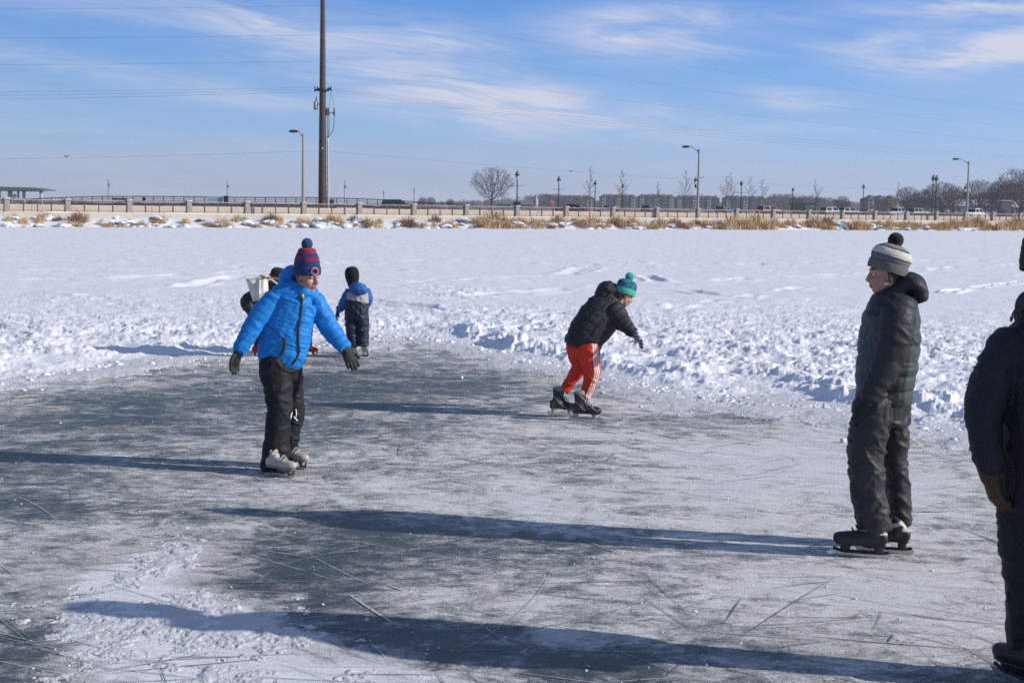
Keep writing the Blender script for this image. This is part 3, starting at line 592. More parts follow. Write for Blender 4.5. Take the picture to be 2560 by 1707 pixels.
# ------------------------------------------------------------------ lamps and poles
def place(px, Y, z=.95): d = ray(px, 525); return Vector((d.x*Y/d.y, Y, z))
def height_at(px, py, Y): return at(px, py, Y).z
M['galv'] = mat('galvanised_steel', (.27, .26, .245), .55, .12, 4)
M['lampglass'] = mat('lamp_glass', (.55, .55, .5), .3, .05)
def street_light(px, Y, ytop, arm, label, lantern=False, bars=False):
    b = place(px, Y, 1.0); h = height_at(px, ytop, Y)-1.0
    t = thing('street_light', label, 'street light', b, 'tall street lights on the sea wall')
    mb = MB(); mb.tube([(0, 0, -.2), (0, 0, h*.5), (0, 0, h)], [.15, .115, .085], 12, 3); mb.tube([(0, 0, -.1), (0, 0, .35)], [.2, .17], 12, 1); mb.build('pole', M['galv'], t, True)
    mb = MB(); mb.tube([(0, 0, h-.12), (-arm*.35, 0, h-.02), (-arm*.7, 0, h+.22), (-arm, 0, h+.27)], [.05, .045, .04, .04], 8, 4)
    mb.tube([(0, 0, h-.8), (-arm*.12, 0, h-.25), (-arm*.34, 0, h-.05)], [.025, .025, .025], 6, 4); mb.build('arm', M['galv'], t, True)
    mb = MB(); mb.ell((-arm-.33, 0, h+.25), (.40, .17, .12)); mb.build('lamp_head', M['black_iron'], t, True)
    if bars:
        mb = MB()
        for z in (.60, .36): mb.tube([(0, 0, h*z), (.55, 0, h*z)], [.02, .02], 6, 1)
        mb.build('banner_bracket', M['black_iron'], t, True)
    if lantern:
        z = h*.50; mb = MB(); mb.tube([(0, 0, z-.35), (-.12, 0, z-.32), (-.26, 0, z-.18)], [.03]*3, 6, 3); mb.tube([(-.26, 0, z-.28), (-.26, 0, z-.02)], [.08, .1], 8, 1); k = mb.build('side_bracket', M['black_iron'], t, True)
        mb = MB(); mb.tube([(-.26, 0, z), (-.26, 0, z+.38)], [.10, .17], 10, 1); mb.build('lantern_glass', M['lampglass'], k, True)
        mb = MB(); mb.tube([(-.26, 0, z+.39), (-.26, 0, z+.5), (-.26, 0, z+.66)], [.19, .12, .02], 10, 2); mb.build('lantern_cap', M['black_iron'], k, True)
    return t
street_light(758, wall_pt(758, .5).y, 337, .42, 'tall grey street light with a short bent arm beside the utility pole')
street_light(1744, wall_pt(1744, .5).y, 374, .95, 'tall grey street light with lantern side lamp near the middle of the railing', True, True)
street_light(2417, wall_pt(2417, .5).y, 404, 1.15, 'tall grey street light standing in front of the white pickup truck', True)

def lantern_post(px, Y, ytop, label, bars, sign=False):
    b = place(px, Y); h = height_at(px, ytop, Y)-.95; t = thing('lantern_post', label, 'lamp post', b, 'black lantern lamp posts along the far road')
    k = h/4.6
    mb = MB(); mb.tube([(0, 0, -.1), (0, 0, .5*k), (0, 0, 1.0*k), (0, 0, h-.85*k)], [.2*k, .15*k, .075*k, .06*k], 10, 3); mb.build('post', M['black_iron'], t, True)
    mb = MB(); mb.tube([(0, 0, h-.82*k), (0, 0, h-.62*k), (0, 0, h-.38*k)], [.10*k, .16*k, .22*k], 10, 2); mb.build('lantern_glass', M['lampglass'], t, True)
    mb = MB(); mb.tube([(0, 0, h-.40*k), (0, 0, h-.24*k), (0, 0, h-.02*k)], [.24*k, .17*k, .05*k], 10, 2); mb.build('lantern_cap', M['black_iron'], t, True)
    if bars: mb = MB(); mb.tube([(-.72*k, 0, h*.66), (.72*k, 0, h*.66)], [.022*k, .022*k], 6, 1); mb.build('banner_bracket', M['black_iron'], t)
    if sign: mb = MB(); mb.box((0, -.12, h*.245), (.75*k, .05, .34*k)); mb.build('sign_box', M['black_iron'], t)
lantern_post(1292, 176, 427, 'black lantern lamp post right beside the round bare tree, with a dark sign box', True, True)
lantern_post(1396, 192, 441, 'black lantern lamp post behind the black sedan, second after the round bare tree', True)
lantern_post(1487, 214, 452, 'black lantern lamp post between two bare saplings in front of the apartments', True)
lantern_post(1556, 232, 460, 'black lantern lamp post overlapping a bare sapling trunk', False)
lantern_post(1852, 236, 452, 'black lantern lamp post behind the red car', True)
lantern_post(1981, 262, 469, 'black lantern lamp post at the green utility box', False)
lantern_post(2157, 300, 461, 'black lantern lamp post just before the row of apartments with a cream end wall', False)
lantern_post(2338, 300, 438, 'black lantern lamp post among the brown trees, the nearer of a pair', False)
lantern_post(2330, 360, 437, 'black lantern lamp post among the brown trees, the farther and fainter of a pair', False)
def far_lamp(px, Y, ytop, label, head):
    b = place(px, Y); h = height_at(px, ytop, Y)-.95; t = thing('slim_lamp_post', label, 'lamp post', b, 'slim grey posts along the footbridge'); mb = MB(); mb.tube([(0, 0, -.1), (0, 0, h)], [.075, .06], 8, 1); mb.build('post', M['dull_steel'], t, True)
    if head: mb = MB(); mb.tube([(.02, 0, h*.97), (.22, 0, h*.95), (.26, 0, h*.86)], [.03]*3, 6, 3); mb.tube([(.26, 0, h*.84), (.26, 0, h*.76)], [.08, .22], 8, 1); mb.build('lamp_head', M['galv'], t, True)
    else: mb = MB(); mb.tube([(0, 0, h*.8), (0, 0, h*1.02)], [.11, .09], 8, 1); mb.build('sleeve', M['dull_steel'], t, True)
far_lamp(271, 290, 448, 'slim grey lamp post leftmost behind the footbridge railing, near the pavilion', True)
far_lamp(568, 290, 451, 'slim grey lamp post behind the footbridge beside the blue white sign', True)
far_lamp(861, 290, 451, 'slim grey lamp post behind the footbridge right of the utility pole', True)
far_lamp(959, 300, 479, 'short grey post above the rear of the dark van', False)
far_lamp(1035, 300, 471, 'short grey post standing right of the dark van', False)

# ------------------------------------------------------------------ utility pole and wires
UY = 222.0
def utility_pole():
    b = place(806, UY, .9); zt = lambda y: height_at(806, y*D, UY)-b.z
    t = thing('utility_pole', 'huge rust brown steel utility pole rising out of the frame', 'utility pole', b)
    ht = zt(-60); m = mat('weathered_steel', (.075, .052, .048), .75, .25, .6)
    mb = MB(); mb.tube([(0, 0, -.5), (0, 0, ht*.5), (0, 0, ht)], [.68, .50, .32], 24, 4); mb.build('pole', m, t, True)
    mb = MB(); z = zt(207); mb.box((0, -.05, z), (1.5, 1.25, .35)); mb.tube([(-1.15, -.3, z-.15), (-.5, -.3, z+.15), (.5, -.3, z), (1.3, -.3, z+.25)], [.13]*4, 8, 3); mb.tube([(.5, -.3, z-.25), (1.2, -.3, z+.1)], [.1, .1], 6, 2)
    for x in (-1.15, -.75, .95, 1.35): mb.tube([(x, -.3, z-.1), (x, -.3, z+.45)], [.12, .09], 8, 1)
    mb.build('crossarm', M['black_iron'], t, True)
    mb = MB(); z = zt(243); mb.tube([(-1.05, -.1, z-.6), (-1.05, -.1, z+.6)], [.33, .33], 14, 1, cap=.3); mb.tube([(-.8, -.1, z+.2), (-.3, -.1, z+.2)], [.08, .08], 6, 1); tr = mb.build('transformer', mat('transformer_grey', (.42, .43, .42), .5, .08), t, True)
    mb = MB(); mb.tube([(-1.0, -.1, z+.6), (-.95, -.1, z+1.3)], [.1, .07], 8, 1); mb.build('bushing', M['black_iron'], tr, True)
    mb = MB(); z = zt(318); mb.tube([(.95, -.2, .2), (.92, -.2, z*.5), (.85, -.2, z)], [.17, .15, .13], 10, 3); mb.build('conduit', mat('conduit_grey', (.48, .49, .46), .5, .1), t, True)
    mb = MB(); z2 = zt(255)
    for dx in (.72, 1.0, 1.85): mb.tube([(.85, -.2, z), (dx*.8+.25, -.2, z+(z2-z)*.35), (dx, -.2, z2-.4)], [.06]*3, 6, 4); mb.tube([(dx, -.2, z2-.6), (dx, -.2, z2+.35)], [.16, .16], 8, 1)
    mb.tube([(.5, -.2, z2-.3), (1.9, -.2, z2-.3)], [.07, .07], 6, 1); mb.tube([(1.0, -.2, z2+.3), (1.25, -.2, zt(225)), (1.2, -.2, zt(212))], [.03]*3, 6, 3); mb.tube([(1.85, -.2, z2+.3), (1.6, -.2, zt(228)), (1.35, -.2, zt(212))], [.03]*3, 6, 3)
    mb.build('cable_terminals', M['dull_steel'], t, True)
    mb = MB(); mb.box((.12, -.615, zt(341)), (.34, .02, .34)); mb.build('number_plate', mat('plate', (.5, .52, .52), .6), t)
    mb = MB()
    for i in range(12): mb.tube([(.5, -.1, zt(300)*(i+1)/13), (.95, -.15, zt(300)*(i+1)/13)], [.035, .035], 6, 1)
    mb.build('standoff', M['dull_steel'], t)
utility_pole()
def wires():
    base = place(806, UY, 0); PR = Vector((186, 452, 0)); PL = Vector((base.x-175, base.y-28, 0)); m = mat('wire', (.13, .135, .15), .6, .1)
    rows = [(15, 0, 'topmost overhead power wire', 1.2, 15), (82, 0, 'second overhead power wire from the top', 1.2, 80), (142, 0, 'third overhead power wire from the top', 1.2, 143),
            (202, -.6, 'upper wire of the close bundle at the pole crossarm', 1.3, 207), (205, .4, 'middle wire of the close bundle at the pole crossarm', 1.6, 209.5), (209, 1.2, 'lower wire of the close bundle at the pole crossarm', 1.9, 213), (347, 0, 'lowest overhead wire, passing above the round bare tree', 1.8, 356)]
    for y, off, lab, sag, yl in rows:
        z = height_at(806, y*D, UY); zl = height_at(0, yl*D, at(0, 300, UY-17).y); mb = MB(); p = []
        zl2 = z+(zl-z)*1.6
        for i in range(15): s = i/14; q = PL.lerp(base, s); p.append((q.x, q.y-.6, zl2+(z-zl2)*s-4*sag*s*(1-s)))
        for i in range(1, 29): s = i/28; q = base.lerp(PR, s); p.append((q.x, q.y-.6, z-.5*s-4*(sag*1.3)*s*(1-s)))
        mb.tube([(a+off*.4, b+off, c) for a, b, c in p], [.014]*len(p), 5, 1); tag(mb.build('power_line', m, None, True), lab, 'wire', 'power lines hung from the utility pole')
    for px, py, lab in ((166, 389, 'small pale marker hanging on the lowest wire far left'), (1428, 426, 'small pale marker on the lowest wire above the black sedan')):
        Y = UY-17 if px < 800 else 285
        c = at(px, py, Y); mb = MB(); mb.tube([(-.4, 0, 0), (0, 0, -.14), (.4, 0, 0)], [.04, .12, .04], 8, 4); o = mb.build('wire_marker', M['galv'], None, True); o.location = c; tag(o, lab, 'wire marker')
wires()

# ------------------------------------------------------------------ footbridge, signs, pavilion
def footbridge():
    Y = 258.0; xs = [20, 60, 140, 240, 330, 430, 530, 640, 760, 860, 960, 1040, 1120, 1170]; ty = [503, 499, 495, 492, 491.5, 492, 493, 494, 494.5, 496, 500, 505, 510, 514]
    P = [at(x, y, Y) for x, y in zip(xs, ty)]; A = catmull(np.array([tuple(p) for p in P]), 6)
    o = Vector((A[len(A)//2][0], Y, .95)); t = thing('footbridge', 'long gently arched footbridge with dark rails behind the sea wall', 'bridge', o); A = A-np.array(o)
    m = mat('bridge_steel', (.055, .05, .055), .7, .15)
    mb = MB()
    for dz, r in ((0, .09), (-.4, .055), (-.75, .055)): mb.tube([(a[0], a[1], a[2]+dz) for a in A], [(r, .06)]*len(A), 6, 1)
    mb.build('rail', m, t)
    x = A[0][0]+.5; k = 0; mbp = MB()
    while x < A[-1][0] and k < 46:
        z = np.interp(x, A[:, 0], A[:, 2]); q = MB(); q.box((x, .0, z-.6), (.13, .12, 1.25)); q.build('post', m, t); x += 1.86; k += 1
    mb = MB(); n = len(A)
    V = []; 
    for a in A: V += [(a[0], -.3, a[2]-1.12), (a[0], 2.6, a[2]-1.12), (a[0], 2.6, a[2]-1.6), (a[0], -.3, a[2]-1.6)]
    Fs = [(4*i+j, 4*i+(j+1) % 4, 4*i+4+(j+1) % 4, 4*i+4+j) for i in range(n-1) for j in range(4)]+[(0, 1, 2, 3), (4*n-1, 4*n-2, 4*n-3, 4*n-4)]
    mb.add(V, Fs); mb.build('deck', m, t)
    mb = MB(); mb.tube([(a[0], -.36, a[2]-1.12+.03*math.sin(i*2.1)) for i, a in enumerate(A[18:-18])], [(.05+.025*math.sin(i*3.3), .05) for i in range(len(A)-36)], 8, 1)
    mb.build('snow_cap', M['snow'], t)
    mb = MB()
    for x in (-30, -14, 2, 18, 30): mb.box((x, 1.1, -.0), (1.2, 1.6, 1.0))
    mb.build('pier', mat('bridge_pier', (.10, .055, .05), .9, .2), t)
footbridge()
def signs():
    def board(px, py, w, h, Y, label, cat, col, extra=None):
        c = at(px, py, Y); t = thing('sign', label, cat, (c.x, c.y, .95)); z = c.z-.95
        mb = MB(); mb.box((0, 0, z), (w, .06, h)); mb.build('board', mat('board', col, .5, .05), t)
        mb = MB(); mb.tube([(0, .06, 0), (0, .06, z+h*.4)], [.05, .05], 8, 1); mb.build('post', M['dull_steel'], t)
        return t, z
    board(538, 500, 2.7, 1.25, 255, 'pale blue white sign board on the footbridge rail', 'sign', (.50, .58, .68))
    c = at(565, 500, 255); mb = MB(); mb.box((0, 0, 0), (.75, .5, 1.3)); mb.box((0, 0, .68), (.85, .6, .08)); mb.box((0, -.27, .2), (.5, .04, .3)); o = mb.build('utility_cabinet', M['black_iron']); o.location = c; tag(o, 'small dark cabinet right beside the blue white sign', 'cabinet')
    c = at(828, 508, 250); mb = MB(); mb.box((0, 0, 0), (.95, .5, 1.2)); mb.box((0, 0, .63), (1.05, .6, .08)); mb.box((.1, -.27, .1), (.6, .04, .5)); o = mb.build('utility_cabinet', mat('cabinet_green', (.05, .07, .065), .6)); o.location = c; tag(o, 'dark green cabinet at the foot of the utility pole', 'cabinet')
    t, z = board(1380, 512, .55, .95, 196, 'small white and red warning sign left of the black sedan', 'sign', (.65, .63, .62))
    mb = MB(); mb.box((0, -.045, z), (.38, .02, .62)); mb.build('sign_symbol', mat('sign_red', (.55, .03, .03), .5), t)
    mb = MB(); mb.box((0, -.06, z), (.26, .01, .12)); mb.build('symbol_bar', mat('sign_white', (.7, .7, .7), .5), t)
    for px, w, h in ((300, 2.6, .35), (360, .65, .75)):
        c = at(px, 497.5 if w > 1 else 499, 254); mb = MB(); mb.box((0, 0, 0), (w, .06, h)); mb.box((-w*.3, .05, -.1), (.06, .05, h+.2)); mb.box((w*.3, .05, -.1), (.06, .05, h+.2)); o = mb.build('notice_panel', M['black_iron']); o.location = c
        tag(o, 'long low dark panel on the footbridge rail' if w > 1 else 'small square dark panel on the footbridge rail', 'panel')
    c = at(1340, 507, 330); t = thing('statue', 'pale standing figure statue between the bare tree and the black sedan', 'statue', (c.x, c.y, .95)); mb = MB(); mb.tube([(0, 0, 1.2), (0, 0, 2.2), (.05, 0, 2.9), (0, 0, 3.25)], [.35, .45, .3, .15], 10, 4); mb.ell((0, 0, 3.5), (.22, .22, .28)); mb.tube([(-.1, -.1, 2.7), (-.55, -.1, 2.3), (-.4, -.2, 2.0)], [.12, .11, .09], 8, 3); mb.tube([(.15, -.1, 2.7), (.6, -.1, 2.4)], [.12, .1], 8, 3)
    mb.build('figure', mat('pale_stone', (.5, .5, .5), .9), t, True); mb = MB(); mb.box((0, 0, .6), (1.1, 1.1, 1.25)); mb.build('plinth', M['concrete'], t)
signs()
def pavilion():
    Y = 300.0; b = place(30, Y); t = thing('pavilion', 'open pavilion with flat green roof on white columns at far left', 'pavilion', b); k = Y/F
    gr = mat('green_roof', (.16, .24, .21), .6, .1)
    zb = height_at(40, 476, Y)-.95
    mb = MB(); mb.prism([(-9, -2, zb), (8.0, -2, zb), (8.2, -2, zb+.12), (5.6, -2, zb+.6), (-9, -2, zb+.85)], (0, 6, 0)); mb.build('roof', gr, t)
    mb = MB(); mb.box((-3, -2.05, zb-.12), (21, .1, .22)); mb.build('fascia', mat('fascia_dark', (.12, .13, .13), .6), t)
    mb = MB(); mb.prism([(-9, -6, zb-.9), (-1.5, -6, zb-.9), (-1.5, -6, zb-.75), (-4, -6, zb-.35), (-9, -6, zb-.2)], (0, 4, 0)); mb.build('porch_roof', gr, t)
    for x, w in ((-2.2, .45), (.1, .85), (1.8, .3), (3.0, .5), (6.6, .45), (-5, .5)): q = MB(); q.box((x, -1.2, zb/2), (w, .5, zb)); q.box((x, -1.2, .25), (w*1.3, .7, .5)); q.build('column', mat('white_column', (.62, .61, .58), .7, .05), t)
    mb = MB(); mb.prism([(-.2, -1.6, .2), (1.6, -1.6, 1.5), (1.2, -1.6, 2.1), (-.2, -1.6, 1.0)], (0, .3, 0)); mb.build('stair_side', mat('stair_side', (.5, .45, .4), .8), t)
pavilion()

# ------------------------------------------------------------------ vehicles
M['tyre'] = mat('tyre', (.02, .02, .02), .8); M['carglass'] = mat('car_glass', (.02, .03, .035), .08, .05, spec=.6)
M['headlight'] = mat('headlight', (.7, .7, .68), .15, .02, spec=.8); M['taillight'] = mat('taillight', (.4, .01, .01), .3)
def car(kind_, col, px, Y, label, flip=False, L=None, yaw=.5):
    t = thing({'sedan': 'sedan', 'suv': 'sport_utility_vehicle', 'van': 'van', 'pickup': 'pickup_truck'}[kind_], label, {'sedan': 'car', 'suv': 'car', 'van': 'van', 'pickup': 'truck'}[kind_], place(px, Y, .965))
    t.rotation_euler = (0, 0, yaw+(math.pi if flip else 0)); pm = mat('car_paint', col, .3, .04, 3, spec=.5, coat=.5)
    S = {'sedan': (4.7, 1.80, .92, 1.45, [(-1.75, .92), (-1.05, 1.40), (.35, 1.45), (1.15, .95)]),
         'suv': (4.7, 1.86, 1.05, 1.76, [(-2.15, 1.05), (-1.95, 1.70), (.35, 1.76), (1.15, 1.08)]),
         'van': (5.0, 1.95, 1.10, 1.85, [(-2.35, 1.10), (-2.2, 1.80), (.7, 1.85), (1.7, 1.12)]),
         'pickup': (5.7, 1.95, 1.08, 1.86, [(-.55, 1.08), (-.35, 1.80), (.95, 1.86), (1.75, 1.10)])}[kind_]
    l, w, zb, zr, cab = S; hl = l/2
    front = [(hl, .45), (hl+.02, .75), (hl-.18, .90), (1.2, zb)] if kind_ != 'van' else [(hl, .45), (hl+.02, .85), (1.7, zb)]
    low = [(-hl, .38), (hl-.1, .36)]+front+[(-hl+.1, zb), (-hl-.02, .8)]
    mb = MB(); mb.prism([(x, -w/2, z) for x, z in low], (0, w, 0)); body = mb.build('body', pm, t)
    bv = body.modifiers.new('b', 'BEVEL'); bv.width = .09; bv.segments = 3
    k = .82; n = len(cab); V = [(x, -w/2*.96 if z < zr-.5 else -w/2*k, z) for x, z in cab]; V += [(x, -y, z) for x, y, z in V]
    Fs = [tuple(range(n)), tuple(range(2*n-1, n-1, -1))]+[(i, i+n, (i+1) % n+n, (i+1) % n) for i in range(n)]
    mb = MB(); mb.add(V, Fs); c = mb.build('cabin', pm, t); bv = c.modifiers.new('b', 'BEVEL'); bv.width = .05; bv.segments = 2
    def lerp(a, b, s): return (a[0]+(b[0]-a[0])*s, a[1]+(b[1]-a[1])*s, a[2]+(b[2]-a[2])*s)
    for side in (-1, 1):
        q = [(x, side*abs(y), z) for x, y, z in V[:n]]; b0, t0, t1, b1 = q[0], q[1], q[2], q[3]; splits = [(.06, .46), (.54, .95)] if kind_ != 'van' else [(.04, .34), (.38, .66), (.71, .96)]
        for a, e in splits:
            p = [lerp(lerp(b0, b1, s), lerp(t0, t1, s), r) for s, r in ((a, .10), (e, .10), (e, .88), (a, .88))]; p = [(x, y+side*.012, z) for x, y, z in p]; mb = MB(); mb.prism(p, (0, side*.006, 0)); mb.build('side_window', M['carglass'], t)
    for i, j, nm in ((2, 3, 'windscreen'), (0, 1, 'rear_window')):
        a, b = V[i], V[j]; c0, c1 = (a[0], -a[1], a[2]), (b[0], -b[1], b[2]); dx = .015 if nm == 'windscreen' else -.015
        p = [lerp(lerp(a, b, r), lerp(c0, c1, r), s) for r, s in ((.1, .08), (.1, .92), (.9, .95), (.9, .05))]; mb = MB(); mb.prism([(x+dx, y, z+.01) for x, y, z in p], (dx*.5, 0, .004)); mb.build(nm, M['carglass'], t)
    for x in (-hl+.9, hl-.92):
        for y in (-w/2+.06, w/2-.06):
            mb = MB(); mb.tube([(x, y-.11, .34), (x, y+.11, .34)], [.34, .34], 18, 1, cap=.1, dv=(0, 0, 1)); wq = mb.build('wheel', M['tyre'], t, True); mb = MB(); mb.tube([(x, y-.125, .34), (x, y+.125, .34)], [.2, .2], 12, 1, cap=.05, dv=(0, 0, 1)); mb.build('rim', M['galv'], wq, True)
    for y in (-w/2+.28, w/2-.28):
        mb = MB(); mb.box((hl-.02, y, .72), (.14, .40, .17)); mb.build('headlight', M['headlight'], t); mb = MB(); mb.box((-hl+.02, y-.0, .85), (.10, .26, .22)); mb.build('taillight', M['taillight'], t)
    if kind_ == 'pickup': mb = MB(); mb.box((-1.65, 0, zb+.004), (1.9, w*.82, .006)); mb.build('truck_bed', M['black_plastic'], t)
    return t
car('van', (.012, .028, .03), 990, 230, 'dark green black van crossing behind the railing near the footbridge end', yaw=.15)
car('sedan', (.012, .013, .015), 1428, 206, 'black sedan seen over the railing in front of the apartments', True, yaw=-.1)
car('sedan', (.30, .36, .42), 1520, 226, 'light blue grey sedan beside the black sedan', True, yaw=-.1)
car('suv', (.014, .018, .02), 1620, 300, 'small dark sport utility vehicle parked between two saplings', yaw=1.2)
car('suv', (.014, .02, .024), 1802, 300, 'dark sport utility vehicle parked right of the middle street light', yaw=1.3)
car('suv', (.16, .012, .018), 1925, 242, 'dark red car behind the railing left of the green utility box')
car('suv', (.25, .27, .30), 2080, 262, 'silver car with bright headlight right of the green utility box')
car('suv', (.03, .04, .045), 2124, 275, 'dark car with bright headlights near the cream walled apartments')
car('sedan', (.03, .032, .04), 2176, 280, 'dark sedan in front of the cream walled apartments')
car('pickup', (.36, .38, .42), 2240, 262, 'silver grey pickup truck facing right before the brown trees', yaw=.6)
car('van', (.03, .04, .048), 2298, 290, 'dark blue grey van behind the silver pickup truck')
car('sedan', (.03, .034, .042), 2368, 285, 'dark sedan left of the white pickup truck')
car('pickup', (.75, .76, .77), 2434, 250, 'white pickup truck facing right behind the right street light', yaw=.55)
def utility_box():
    c = place(2008, 262, .95); t = thing('utility_box', 'large dark green electrical utility box beyond the railing', 'utility box', c); g = mat('box_green', (.06, .10, .08), .6, .08)
    h = height_at(2008, 509, 262)-.95; mb = MB(); mb.box((0, 0, h/2), (4.2, 2.2, h)); mb.box((0, 0, h+.05), (4.3, 2.3, .1)); mb.build('cabinet', g, t)
    mb = MB(); mb.box((.95, -1.12, h*.5), (1.7, .04, h*.82)); mb.build('door', mat('box_green_pale', (.13, .19, .16), .6, .08), t)
    for x in (1.2, 1.5): mb = MB(); mb.box((x, -1.15, h*.8), (.18, .02, .22)); mb.build('label_plate', M['lampglass'], t)
utility_box()
# ------------------------------------------------------------------ far buildings
def apartments():
    tan = mat('sunlit_tan_siding', (.52, .42, .29), .9, .08, .1); grey = mat('shaded_grey_siding', (.085, .09, .10), .9, .1, .1); roofm = mat('shingle_roof', (.10, .085, .085), .95, .12, .2); win = mat('window_glass', (.03, .04, .05), .2, .1); rail_ = mat('balcony_white', (.5, .5, .48), .8, .05)  # siding colours, with sunlit tan strips and shaded grey fronts painted in
    wb = MB(); wb.box((0, 0, 0), (1.9, .12, 1.6)); wm_ = mesh('window', *wb.arrays(), win, False, True)
    bb = MB(); bb.box((0, 0, 0), (4.2, 1.6, .22)); bb.box((0, -.75, .95), (4.2, .08, .12)); [bb.box((-2+.5*i, -.75, .5), (.08, .06, .9)) for i in range(9)]; bm_ = mesh('balcony', *bb.arrays(), rail_, False, True)
    def block(x0, x1, ytop, Y, label, n, cream=False):
        c = place((x0+x1)/2, Y); w = (x1-x0)*Y/F; h = height_at((x0+x1)/2, ytop, Y)-.95-2.6; t = thing('apartment_building', label, 'building', c, 'apartment buildings across the park'); st = h/4
        mb = MB(); mb.box((0, 8, h/2), (w, 13, h)); mb.build('wall', grey, t)
        bw = w/n; roofs = MB()
        roofs.add([(-w/2-.6, .8, h), (w/2+.6, .8, h), (w/2+.6, 15.2, h), (-w/2-.6, 15.2, h), (-w/2+4, 8, h+2.2), (w/2-4, 8, h+2.2)], [(0, 1, 5, 4), (1, 2, 5), (2, 3, 4, 5), (3, 0, 4), (3, 2, 1, 0)])
        for i in range(n):
            xc = -w/2+bw*(i+.5); px_ = bw*.46; mb = MB(); mb.box((xc, .2, h/2-.01), (px_, 4.6, h)); mb.build('bay_wall', tan if (i % 2 == 0) else grey, t)
            roofs.add([(xc-px_/2-.5, -2.6, h), (xc+px_/2+.5, -2.6, h), (xc+px_/2+.5, 7.5, h), (xc-px_/2-.5, 7.5, h), (xc, .2, h+2.6), (xc, 7.5, h+2.55)], [(0, 1, 4), (1, 2, 5, 4), (2, 3, 5), (3, 0, 4, 5), (3, 2, 1, 0)])
            for s in range(4):
                o = link(wm_, 'window', t); o.location = (xc, -2.12, st*(s+.55))
                if i < n-1: o = link(bm_, 'balcony', t); o.location = (xc+bw/2, .7, st*s+.3); o.scale = (bw*.5/4.2, 1, 1); o = link(wm_, 'window', t); o.location = (xc+bw/2, 1.48, st*(s+.5))
        r = roofs.build('roof', roofm, t)
        mb = MB(); mb.box((w*.22, 4.2, h+1.55), (2.2, .6, .5)); mb.box((-w*.28, 4.2, h+1.55), (1.4, .6, .5)); mb.build('roof_snow', M['snow'], r)
        if cream: mb = MB(); mb.box((w/2-2.4, .0, h/2), (7.4, 12, h+.6)); mb.build('end_wall', mat('cream_wall', (.62, .48, .28), .9, .05), t)
    block(1362, 1486, 487, 1180, 'leftmost far apartment building, behind the black sedan', 5)
    block(1500, 1591, 485, 1250, 'far apartment building with a peaked centre, behind two bare saplings', 5)
    block(1595, 1687, 485, 1280, 'far apartment building third in the row, left of the middle street light', 5)
    block(1690, 1799, 488, 1230, 'far apartment building directly behind the middle street light', 6)
    block(1810, 1916, 489, 1230, 'far apartment building behind the red car', 5)
    block(2163, 2238, 488, 900, 'far apartment building with a sunlit cream end wall', 3, True)
apartments()
def houses():
    wallm = mat('house_siding', (.30, .31, .33), .9, .08, .2); win = mat('house_window', (.04, .05, .06), .2)
    def house(px, Y, w, h, label, rh=3.0, col=None):
        t = thing('house', label, 'house', place(px, Y)); rmat = M['snow'] if not col else mat('slate', (.15, .16, .18), .9, .1, .3); wmat = mat('siding', col, .9, .1, .3) if col else wallm
        mb = MB(); mb.box((0, 4, h/2), (w, 8, h)); mb.build('wall', wmat, t)
        mb = MB(); mb.add([(-w/2-.5, -.6, h), (w/2+.5, -.6, h), (w/2+.5, 8.6, h), (-w/2-.5, 8.6, h), (-w/2-.5, 4, h+rh), (w/2+.5, 4, h+rh)], [(0, 1, 5, 4), (1, 2, 5), (2, 3, 4, 5), (3, 0, 4), (3, 2, 1, 0)]); r = mb.build('roof', rmat, t)
        mb = MB(); mb.box((w*.2, 4.2, h+rh), (.8, .8, 1.6)); mb.build('chimney', M['brick'], r)
        for i in range(3): mb = MB(); mb.box((-w*.3+w*.3*i, -.03, h*.55), (1.1, .1, 1.4)); mb.build('window', win, t)
    house(2398, 640, 12, 4.2, 'snow roofed house half hidden by trees left of the white pickup truck')
    house(2440, 660, 15, 4.6, 'wide snow roofed house behind the white pickup truck')
    house(2545, 590, 7, 3.6, 'small snow roofed house at the right edge under the tall trees')
    house(1260, 800, 9, 2.2, 'small pale blue house beneath the round bare tree', 2.2, (.22, .27, .33))
    house(1320, 820, 12, 2.0, 'low grey house right of the round bare tree', 2.6, (.16, .18, .21))
    c = place(2516, 470); t = thing('brick_tower', 'narrow grey brown building with a lit edge before the right trees', 'building', c); mb = MB(); mb.box((0, 2, 2.6), (3.4, 4, 5.2)); mb.build('wall', mat('grey_brown', (.15, .14, .14), .9, .1), t); mb = MB(); mb.box((0, 2, 5.3), (3.8, 4.4, .25)); mb.build('roof', M['snow'], t)
    mb = MB(); mb.box((-.8, -.03, 1.1), (1.0, .1, 2.1)); mb.build('door', win, t)
houses()

